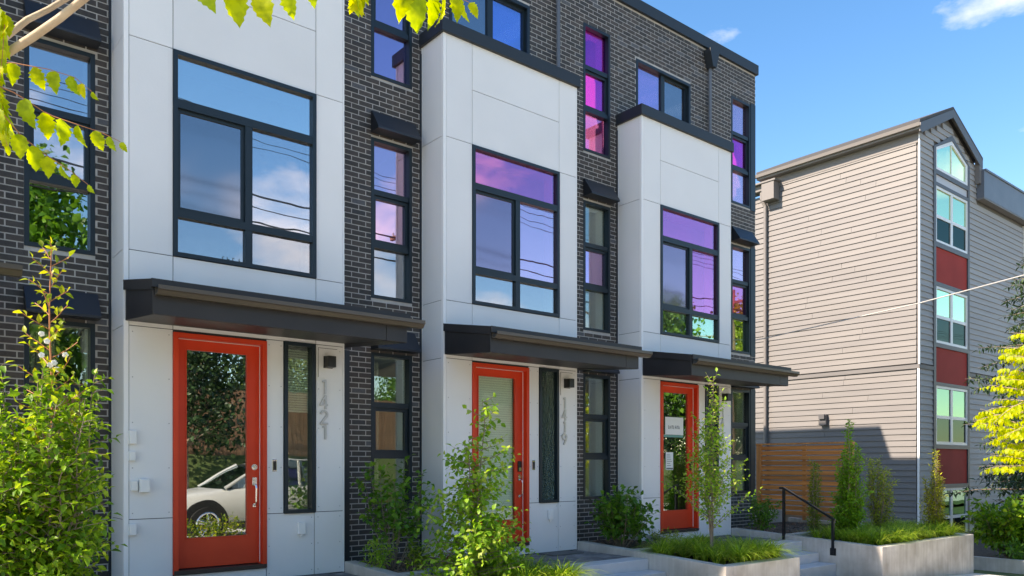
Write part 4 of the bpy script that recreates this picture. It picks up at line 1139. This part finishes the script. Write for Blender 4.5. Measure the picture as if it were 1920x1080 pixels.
for k in range(9):
    c = Vector((rnd.uniform(-.08, .1), rnd.uniform(-.1, .0), 0))+along(pts, rnd.uniform(.3, .95))[0]-B1.location
    for q in range(5):
        a = q*1.257+k; pm_.tube([tuple(c+Vector((.010*math.cos(a), -.004, .010*math.sin(a)))), tuple(c+Vector((.011*math.cos(a), -.009, .011*math.sin(a))))], [.010, .008], 7)
pm_.build('blossoms', 'petal_white', B1, kind='stuff')
# a second lower clump that fills the frame's left corner
shrub('bush', 'feathery light green shrub in front of the left edge, lower than the big bush', 'bush', (-1.95, -2.75, G-1.3), 1.25, .22, 9, 33, 'leaf_fresh', 'narrow', .060, .016, twigs=26, twl=.26, up=.8, tone=(.2, 1), t0=.05)
# sapling at door 1419
S2, _ = shrub('sapling', 'airy green sapling in front of the red door 1419', 'sapling', (2.60, -1.75, G-1.35), 2.02, .10, 3, 8, 'leaf_sapling', 'broad', .070, .034, twigs=50, twl=.80, wood='bark', nparts=290, up=.10, droop=.35, r0=.016, tone=(.05, .85), t0=.03, heights=[1.0, .8, .6], rtop=.22)
# shrub beside 1421's pier
shrub('shrub', 'open many-stemmed green shrub under the brick wall right of door 1421', 'shrub', (2.42, -.35, G-1.26), 1.25, .48, 12, 14, 'leaf_deep', 'broad', .075, .04, twigs=14, twl=.34, nparts=120, up=.3, r0=.008, t0=.35, tone=(.2, 1))
shrub('perennial', 'low light green perennial beside the pier of house 1421', 'plant', (2.12, -.55, G-1.26), .36, .16, 8, 15, 'leaf_sapling', 'narrow', .075, .022, twigs=7, twl=.16, up=.6, r0=.004, tone=(.2, .8))
shrub('perennial', 'bushy green perennial next to the garden spotlight', 'plant', (2.45, -.85, G-1.26), .34, .18, 9, 17, 'leaf_bush', 'narrow', .070, .022, twigs=7, twl=.16, up=.6, r0=.004, tone=(.1, .7))
shrub('perennial', 'rust-coloured low plant between the shrub and the sapling', 'plant', (2.95, -.75, G-1.26), .30, .16, 7, 18, 'leaf_rust', 'simple', .035, .022, twigs=8, twl=.14, up=.4, r0=.003)
shrub('perennial', 'leafy green perennial at the foot of the sapling', 'plant', (3.1, -1.5, G-1.33), .34, .28, 11, 19, 'leaf_sapling', 'broad', .060, .03, twigs=8, twl=.2, up=.4, r0=.004, tone=(.0, .6))
sp = thing('garden_spotlight', 'small dark spotlight on the planter rim near door 1421', 'garden light', (2.33, -1.30, G-1.22)); MB().disc((0, 0, .03), .035, 'z', .08, 14).build('lamp_body', 'blue_grey_metal', sp); MB().tube([(0,0,-.1), (0,0,0)], .01, 6).build('stake', 'black_metal', sp)
# shrub right of 1419
shrub('shrub', 'dense dark green shrub under the window right of number 1419', 'shrub', (6.35, -.42, G-1.26), .85, .55, 20, 24, 'leaf_deep', 'broad', .090, .040, twigs=13, twl=.30, nparts=120, up=.35, r0=.007, tone=(.1, 1), t0=.2)
shrub('groundcover_plant', 'low feathery green plant at the right end of the dark shrub', 'plant', (6.95, -.7, G-1.26), .24, .32, 12, 25, 'leaf_olive', 'narrow', .05, .018, twigs=8, twl=.15, up=.5, r0=.003)
# slim sapling at 1417
shrub('sapling', 'slim young tree with thin trunk before the red door 1417', 'sapling', (6.50, -1.95, G-1.33), 2.50, .08, 3, 41, 'leaf_sapling', 'simple', .064, .036, twigs=42, twl=.90, wood='bark', nparts=290, up=.75, droop=.15, r0=.016, tone=(.05, .95), t0=.20, heights=[1.0, .85, .7, .9], rtop=.15)
shrub('shrub', 'small dark shrub below the last brick window, beside the end door', 'shrub', (10.15, -.35, G-1.26), .72, .28, 12, 51, 'leaf_deep', 'simple', .06, .024, twigs=18, twl=.22, up=.4, r0=.006, tone=(.2, 1))
# column shrubs in the right planter
shrub('column_shrub', 'dark narrow shrub in front of the cedar fence, left of the tall green one', 'shrub', (10.22, -1.35, G-1.3), 1.30, .12, 8, 61, 'leaf_olive', 'narrow', .065, .016, twigs=26, twl=.20, up=1.0, tone=(0, .5), t0=.05)
shrub('column_shrub', 'tallest bright green shrub of the right planter, before the fence', 'shrub', (10.65, -1.75, G-1.32), 2.05, .20, 10, 62, 'leaf_sapling', 'simple', .066, .020, twigs=34, twl=.40, up=.6, nparts=60, tone=(.0, .45), t0=.03, heights=[1, .8, .7, .75, .6, .66], rtop=.2)
shrub('column_shrub', 'thin brownish shrub at the right post of the cedar fence', 'shrub', (12.0, -.95, G-1.3), 1.35, .10, 7, 63, 'leaf_olive', 'narrow', .065, .018, twigs=24, twl=.18, up=1.0, tone=(.1, .8), t0=.1)
shrub('column_shrub', 'open olive shrub against the grey wall, between fence and golden yew', 'shrub', (11.9, -1.65, G-1.3), 1.36, .30, 10, 64, 'leaf_olive', 'narrow', .070, .016, twigs=24, twl=.26, up=.9, tone=(.2, 1), t0=.08)
shrub('column_shrub', 'golden yew, rightmost shrub of the right planter', 'shrub', (12.72, -2.30, G-1.32), 1.55, .17, 9, 65, 'leaf_yew_gold', 'narrow', .070, .016, twigs=26, twl=.26, up=.8, tone=(0, 1), t0=.05, heights=[1, .7, .6, .65, .5])
# grass clumps
def grass(label, x0, x1, y0, y1, z, n, seed, h=.40, spots=None):
    rnd = random.Random(seed); mb = MB(); tones = []
    cl = []
    for k in range(max(4, int((x1-x0)*(y1-y0)/.035))): cl.append((rnd.uniform(x0, x1), rnd.uniform(y0, y1)))
    for k in range(n):
        c = cl[k % len(cl)]; a = rnd.random()*6.283; d = Vector((math.cos(a), math.sin(a), 0)); r = rnd.uniform(.0, .04)
        p = Vector((c[0], c[1], z))+d*r; L = h*rnd.uniform(.6, 1.25); out = rnd.uniform(.4, 1.35); w = .0058; s = Vector((-d.y, d.x, 0))*w
        prev = None; t_ = rnd.random(); seg = 5
        for i in range(seg+1):
            t = i/seg; q = p+d*(L*out*t*t*.9+L*.1*t)+Vector((0, 0, L*(t*.95-.55*out*t*t*t))); ww = s*(1-t**3)
            b = len(mb.v); mb.v += [tuple(q-ww), tuple(q+ww)]; tones += [t_, t_]
            if i: mb.f.append((b-2, b-1, b+1, b))
    o = mb.build('lily_turf', 'grass_blade', kind='stuff'); set_tone(o.data, tones); tag(o, label, 'grass')
grass('tufted grass under the slim tree in the middle planter', 6.05, 7.42, -2.5, -1.2, G-1.34, 5200, 3)
grass('tufted grass along the front rim of the right planter', 10.0, 12.9, -2.6, -1.3, G-1.34, 7000, 4)
grass('tufted grass at the bottom of the picture beside the sapling', 2.9, 3.48, -2.5, -1.3, G-1.34, 2000, 5)
grass('dark tufts in the left planter under the big bush', -1.8, -.4, -2.5, -1.3, G-1.34, 1500, 6)

def mulch(x0, x1, y0, y1, z, n, seed, label):
    rnd = random.Random(seed); mb = MB()
    for k in range(n):
        x, y = rnd.uniform(x0, x1), rnd.uniform(y0, y1); a = rnd.random()*3.14; l, w = rnd.uniform(.012, .035), rnd.uniform(.005, .012); c, q = math.cos(a), math.sin(a); h = rnd.uniform(.004, .02)
        b = len(mb.v); mb.v += [(x-c*l-q*w, y-q*l+c*w, z+rnd.uniform(0, .01)), (x+c*l-q*w, y+q*l+c*w, z+h), (x+c*l+q*w, y+q*l-c*w, z+h*.8), (x-c*l+q*w, y-q*l-c*w, z+.002)]; mb.f.append((b, b+1, b+2, b+3))
    o = mb.build('mulch', 'plank_fence', kind='stuff'); set_tone(o.data, [.5]*len(o.data.vertices)); tag(o, label, 'mulch')
for i_, (a_, b_) in enumerate(((2.12, 3.45), (5.98, 7.3), (9.87, 13.0))):
    mulch(a_, b_, -.97, .5, G-1.252, 900, 200+i_, ['brown bark mulch in the bed between doors 1421 and 1419', 'brown bark mulch under the dark shrub by the middle pier', 'brown bark mulch in the rear bed of the right planter'][i_])

# rhododendron, ground cover, conifer at the right
shrub('rhododendron', 'rounded sunlit rhododendron at the right edge by the driveway', 'shrub', (16.6, -2.35, gz(16)), 1.30, .85, 34, 71, 'leaf_fresh', 'simple', .15, .04, twigs=14, twl=.38, up=.4, r0=.015, tone=(.0, .9), t0=.3)
shrub('groundcover_plant', 'low dark ground cover below the rhododendron', 'plant', (16.4, -3.0, gz(16)), .40, 1.1, 50, 72, 'leaf_deep', 'narrow', .12, .03, twigs=12, twl=.35, up=.5, r0=.006)
def conifer(x, y, z, H, rad, seed, label):
    rnd = random.Random(seed); T = thing('conifer', label, 'conifer', (x, y, z)); wm = MB(); lv = []
    wm.tube([(0,0,0), (0.05,0,H*.5), (0,0,H)], [.14, .09, .01], 8); n = 150
    for k in range(n):
        t = .12+.88*k/n; a = k*2.4; L = rad*(1-t)**.6*rnd.uniform(.6, 1.15)
        tw = branch(rnd, (x, y, z+H*t), (math.cos(a), math.sin(a), .12), L, 6, .1, Vector((0, 0, -.3)))
        wm.tube([(q.x-x, q.y-y, q.z-z) for q in tw], [.02*(1-.8*i/6) for i in range(7)], 4, caps=False)
        for j in range(9):
            p, d = along(tw, .2+.8*j/9); s = Vector((-d.y, d.x, 0))*(1 if j % 2 else -1)
            t2 = branch(rnd, p, d*.6+s, L*.25*(1.1-j/12), 3, .15, Vector((0, 0, -.2))); leaves_on(rnd, t2, lv, .028, .17, 'narrow', .0, .1, (0, 1))
    wm.build('trunk', 'bark', T); emit_leaves(T, lv, 'leaf_conifer')
conifer(21.3, -1.6, gz(21), 8.6, 2.5, 81, 'dark conifer reaching in at the right edge before the grey wall')
# golden tree at the right
def golden_tree_right():
    rnd = random.Random(91); x, y = 11.35, -4.62; z = gz(11)
    T = thing('young_tree', 'young tree with bright yellow-green hanging leaves at the right edge', 'tree', (x, y, z)); wm = MB(); lv = []
    tr = [Vector((x, y, z)), Vector((x-.02, y, z+1.2)), Vector((x-.15, y+.1, z+2.6)), Vector((x-.25, y+.12, z+3.9))]
    wm.tube([tuple(p-T.location) for p in tr], [.05, .042, .028, .006], 8)
    for k in range(84):
        t = .48+.52*min(1, max(0, (k+rnd.uniform(-12, 12))/84)); p, d = along(tr, t); a = k*2.4+rnd.random()*.4; L = 1.45*(1-t)**.5*rnd.uniform(.7, 1.1)+.15
        tw = branch(rnd, p, (math.cos(a), math.sin(a), rnd.uniform(.0, 1.0)), L, 7, .12, Vector((0, 0, rnd.uniform(-.9, -.1))))
        wm.tube([tuple(q-T.location) for q in tw], [.010*(1-.8*i/7) for i in range(8)], 4, caps=False)
        for j in range(int(L/.075)):
            q, dd = along(tw, .15+.85*j/max(1, L/.075)); s = Vector((-dd.y, dd.x, 0)).normalized()*(1 if j % 2 else -1)
            rl = .22*rnd.uniform(.7, 1.2)
            r_ = branch(rnd, q, dd*.8+s*.9, rl, 4, .05, Vector((0, 0, -.5)))
            for m in range(7):
                qq, d3 = along(r_, m/6.3); s3 = Vector((-d3.y, d3.x, 0)).normalized()*(1 if m % 2 else -1)
                lv.append((qq, Vector((0, 0, -1))*.9+s3*.45+d3*.4, s3*.3+d3+rvec(rnd, .5), .078*rnd.uniform(.7, 1.15)*(1-.3*m/7)*1.12, rnd.random(), 'broad'))
    wm.build('trunk', 'bark_pale', T); emit_leaves(T, lv, 'leaf_golden', 290)
golden_tree_right()

# foreground tree: trunk beside the camera, limbs and hanging leaves reach into the frame
def golden_tree_near():
    rnd = random.Random(101); base = Vector((-3.15, -5.0, gz(-3)))
    T = thing('street_tree', 'nearest street tree whose pale branches and yellow-green leaves hang in from the top left', 'tree', base)
    wm = MB()
    def tb(pts, r): wm.tube([tuple(Vector(p)-base) for p in pts], r, 8)
    tb([(-3.15, -5.0, gz(-3)), (-3.1, -5.02, 1.8), (-2.9, -5.0, 2.7), (-2.5, -5.0, 3.2)], [.09, .075, .05, .030])
    tb([(-3.1, -5.02, 1.9), (-3.3, -5.6, 3.0), (-2.9, -6.2, 4.1), (-2.2, -6.5, 4.4)], [.06, .04, .03, .015])
    tb([(-2.9, -5.0, 2.7), (-2.5, -5.05, 3.15), (-2.161, -5.159, 3.371), (-2.078, -5.29, 3.426), (-1.999, -5.419, 3.469), (-1.937, -5.534, 3.505), (-1.871, -5.653, 3.553), (-1.767, -5.867, 3.616), (-1.6, -6.2, 3.7)], [.03, .019, .0165, .0150, .0145, .0135, .0125, .0105, .006])
    tb([(-2.5, -5.0, 3.2), (-2.146, -4.977, 3.505), (-2.053, -5.053, 3.589), (-1.975, -5.116, 3.67), (-1.904, -5.109, 3.739), (-1.825, -5.174, 3.8), (-1.731, -5.251, 3.898), (-1.5, -5.5, 4.1)], [.02, .0125, .0120, .0115, .0105, .010, .008, .004])
    wm.build('trunk', 'bark_pale', T, smooth=True)
    ra = [ # rachis polyline, leaf count, leaf size
     ([(-2.131, -5.183, 3.432), (-2.035, -5.261, 3.432), (-1.939, -5.339, 3.41), (-1.865, -5.399, 3.381), (-1.818, -5.438, 3.33)], 6, .085, .25),
     ([(-2.138, -5.435, 3.273), (-2.056, -5.502, 3.229), (-1.965, -5.512, 3.181), (-1.895, -5.569, 3.15), (-1.814, -5.57, 3.142), (-1.763, -5.612, 3.109)], 7, .092, .25),
     ([(-2.149, -5.555, 3.19), (-2.09, -5.603, 3.097), (-2.057, -5.63, 3.046), (-1.989, -5.621, 3.006), (-1.936, -5.665, 2.963), (-1.882, -5.709, 2.909)], 8, .085, .12),
     ([(-2.142, -5.303, 3.488), (-2.092, -5.344, 3.58), (-2.07, -5.361, 3.543), (-2.078, -5.356, 3.414), (-2.085, -5.35, 3.322)], 14, .080, .1),
     ([(-2.13, -5.30, 3.40), (-2.10, -5.35, 3.33), (-2.085, -5.37, 3.26), (-2.075, -5.38, 3.19), (-2.07, -5.39, 3.12)], 13, .090, .0),
     ([(-2.15, -5.45, 3.30), (-2.12, -5.47, 3.22), (-2.10, -5.49, 3.14), (-2.08, -5.50, 3.05)], 11, .090, .0),
     ([(-1.90, -6.02, 3.52), (-1.771, -6.121, 3.471), (-1.65, -6.22, 3.408), (-1.553, -6.299, 3.385), (-1.456, -6.379, 3.40), (-1.39, -6.44, 3.395)], 6, .098, .36),
     ([(-1.42, -6.60, 3.46), (-1.396, -6.685, 3.349), (-1.414, -6.669, 3.29), (-1.421, -6.666, 3.262), (-1.43, -6.658, 3.24)], 7, .080, .4),
     ([(-1.46, -6.50, 3.47), (-1.38, -6.57, 3.407), (-1.289, -6.644, 3.349), (-1.22, -6.70, 3.328), (-1.162, -6.748, 3.315), (-1.127, -6.776, 3.295)], 7, .102, .42),
    ]
    lv = []
    for pts, n, sz, t0 in ra:
        rm = MB()
        pts = [Vector(p) for p in pts]
        sub = [along(pts, i/16)[0] for i in range(17)]
        rm.tube([tuple(p-base) for p in sub], [.0022*(1-.6*i/16) for i in range(17)], 5)
        rm.build('leaf_stalk', 'twig_red', T)
        for k in range(n):
            t = t0+(1-t0)*k/(n-1); p, d = along(pts, t); side = Vector((-d.y, d.x, 0)).normalized()*(1 if k % 2 else -1)
            dirv = Vector((0, 0, -1))+side*rnd.uniform(.05, .30)+d*rnd.uniform(.05, .35)
            if k == n-1: dirv = d+Vector((0, 0, -.8))
            view = Vector((FX, FY, -.2))
            nrm = -view*rnd.uniform(.3, 1)+rvec(rnd, .55)
            s = sz*(.9 if sz < .095 else 1.0)*(1.0 if t < .55 else 1.0-.62*(t-.55)/.45)*rnd.uniform(.9, 1.1)
            lv.append((p+Vector((0, 0, -.003)), dirv, nrm, s, rnd.random(), 'lobed%d' % rnd.randrange(4)))
    # crown outside the frame, above and to the left
    for k in range(260):
        c = Vector((-3.4, -5.6, 4.6))+Vector((rnd.gauss(0, .8), rnd.gauss(0, .8), rnd.gauss(0, .45)))
        px, py, d = project(c)
        if -150 < px < 2070 and -170 < py < 1250 and (c-CAMP).dot(Vector((FX, FY, 0))) > 0: continue
        for j in range(6):
            lv.append((c+rvec(rnd, .12), Vector((0, 0, -1))+rvec(rnd, .5), rvec(rnd, 1), .085, rnd.random(), 'broad'))
    emit_leaves(T, lv, 'leaf_golden', 200, minpx=14)
golden_tree_near()

# street-side hedge in the planting strip and trees across the street (mirrored in the glass)
for k, (x, y, l) in enumerate(((2.6, -6.4, 'low sunlit hedge plant by the kerb, mirrored in door 1421'), (4.4, -6.5, 'second low hedge plant by the kerb'))):
    shrub('hedge_plant', l, 'shrub', (x, y, gz(x)), .42, .8, 14, 110+k, 'leaf_bush', 'simple', .07, .035, twigs=10, twl=.3, up=.5, r0=.006)
def big_tree(x, y, H, rad, seed, label, m='leaf_deep', trunk=.35):
    rnd = random.Random(seed); z = gz(x); T = thing('tree', label, 'tree', (x, y, z), 'trees across the street'); wm = MB(); lv = []
    wm.tube([(0,0,0), (.1,0,H*trunk), (0,.1,H*.8)], [.28, .2, .05], 8)
    for k in range(60):
        a = k*2.4; t = k/60; zz = H*(trunk+(1-trunk)*t); rr = rad*math.sin(math.pi*min(1, .25+.75*t))**.7*rnd.uniform(.5, 1)
        c = Vector((x+math.cos(a)*rr*.75, y+math.sin(a)*rr*.75, z+zz))
        if k % 3 == 0: wm.tube([(0, 0, H*trunk*.9+.3*t*H), tuple((c-T.location)*.9+Vector((0, 0, .05*H)))], [.08, .02], 5)
        for j in range(130):
            p = c+Vector((rnd.gauss(0, .42), rnd.gauss(0, .42), rnd.gauss(0, .32)))*rad*.42
            lv.append((p, rvec(rnd, 1)+Vector((0, 0, -.3)), rvec(rnd, 1)+Vector((0, 0, .6)), rnd.uniform(.10, .20)*(2.0 if H > 12 else 1), rnd.random(), 'broad'))
    wm.build('trunk', 'bark', T); emit_leaves(T, lv, m)
for a in ((5.0, -16.9, 6.6, 2.3, 9, 'small street tree mirrored in the glass of door 1421'), (2.3, -27, 13.6, 3.9, 1, 'tall tree across the street at the left'), (14, -31, 8.5, 3.2, 2, 'broad tree behind the plank fence'), (22, -30, 7.5, 3.0, 3, 'low round tree across the street, third from the left'),
          (31, -30, 9, 3.4, 4, 'tree across the street opposite the end house'), (40, -27, 13, 4.0, 5, 'tall tree mirrored in the end bay glass'), (50, -26, 14, 4.4, 6, 'tallest tree down the street at the far right'), (-9, -26, 9, 3.5, 7, 'tree up the street behind the camera')):
    big_tree(*a, m='leaf_conifer' if a[4] == 9 else ('leaf_deep' if a[4] % 2 else 'leaf_olive'))
for k in range(17):
    x = -6+k*4.2
    big_tree(x, -23.5-(k%3)*1.3, [6.6, 7.4, 6.2, 7.0][k % 4]+G-1.5-gz(x)-.2, 2.9, 40+k, '%s tree of the dark row behind the plank fence' % ['first', 'second', 'third', 'fourth', 'fifth', 'sixth', 'seventh', 'eighth', 'ninth', 'tenth', 'eleventh', 'twelfth', 'thirteenth', 'fourteenth', 'fifteenth', 'sixteenth', 'seventeenth'][k], m='leaf_conifer', trunk=.12)
print('objects', len(bpy.data.objects))
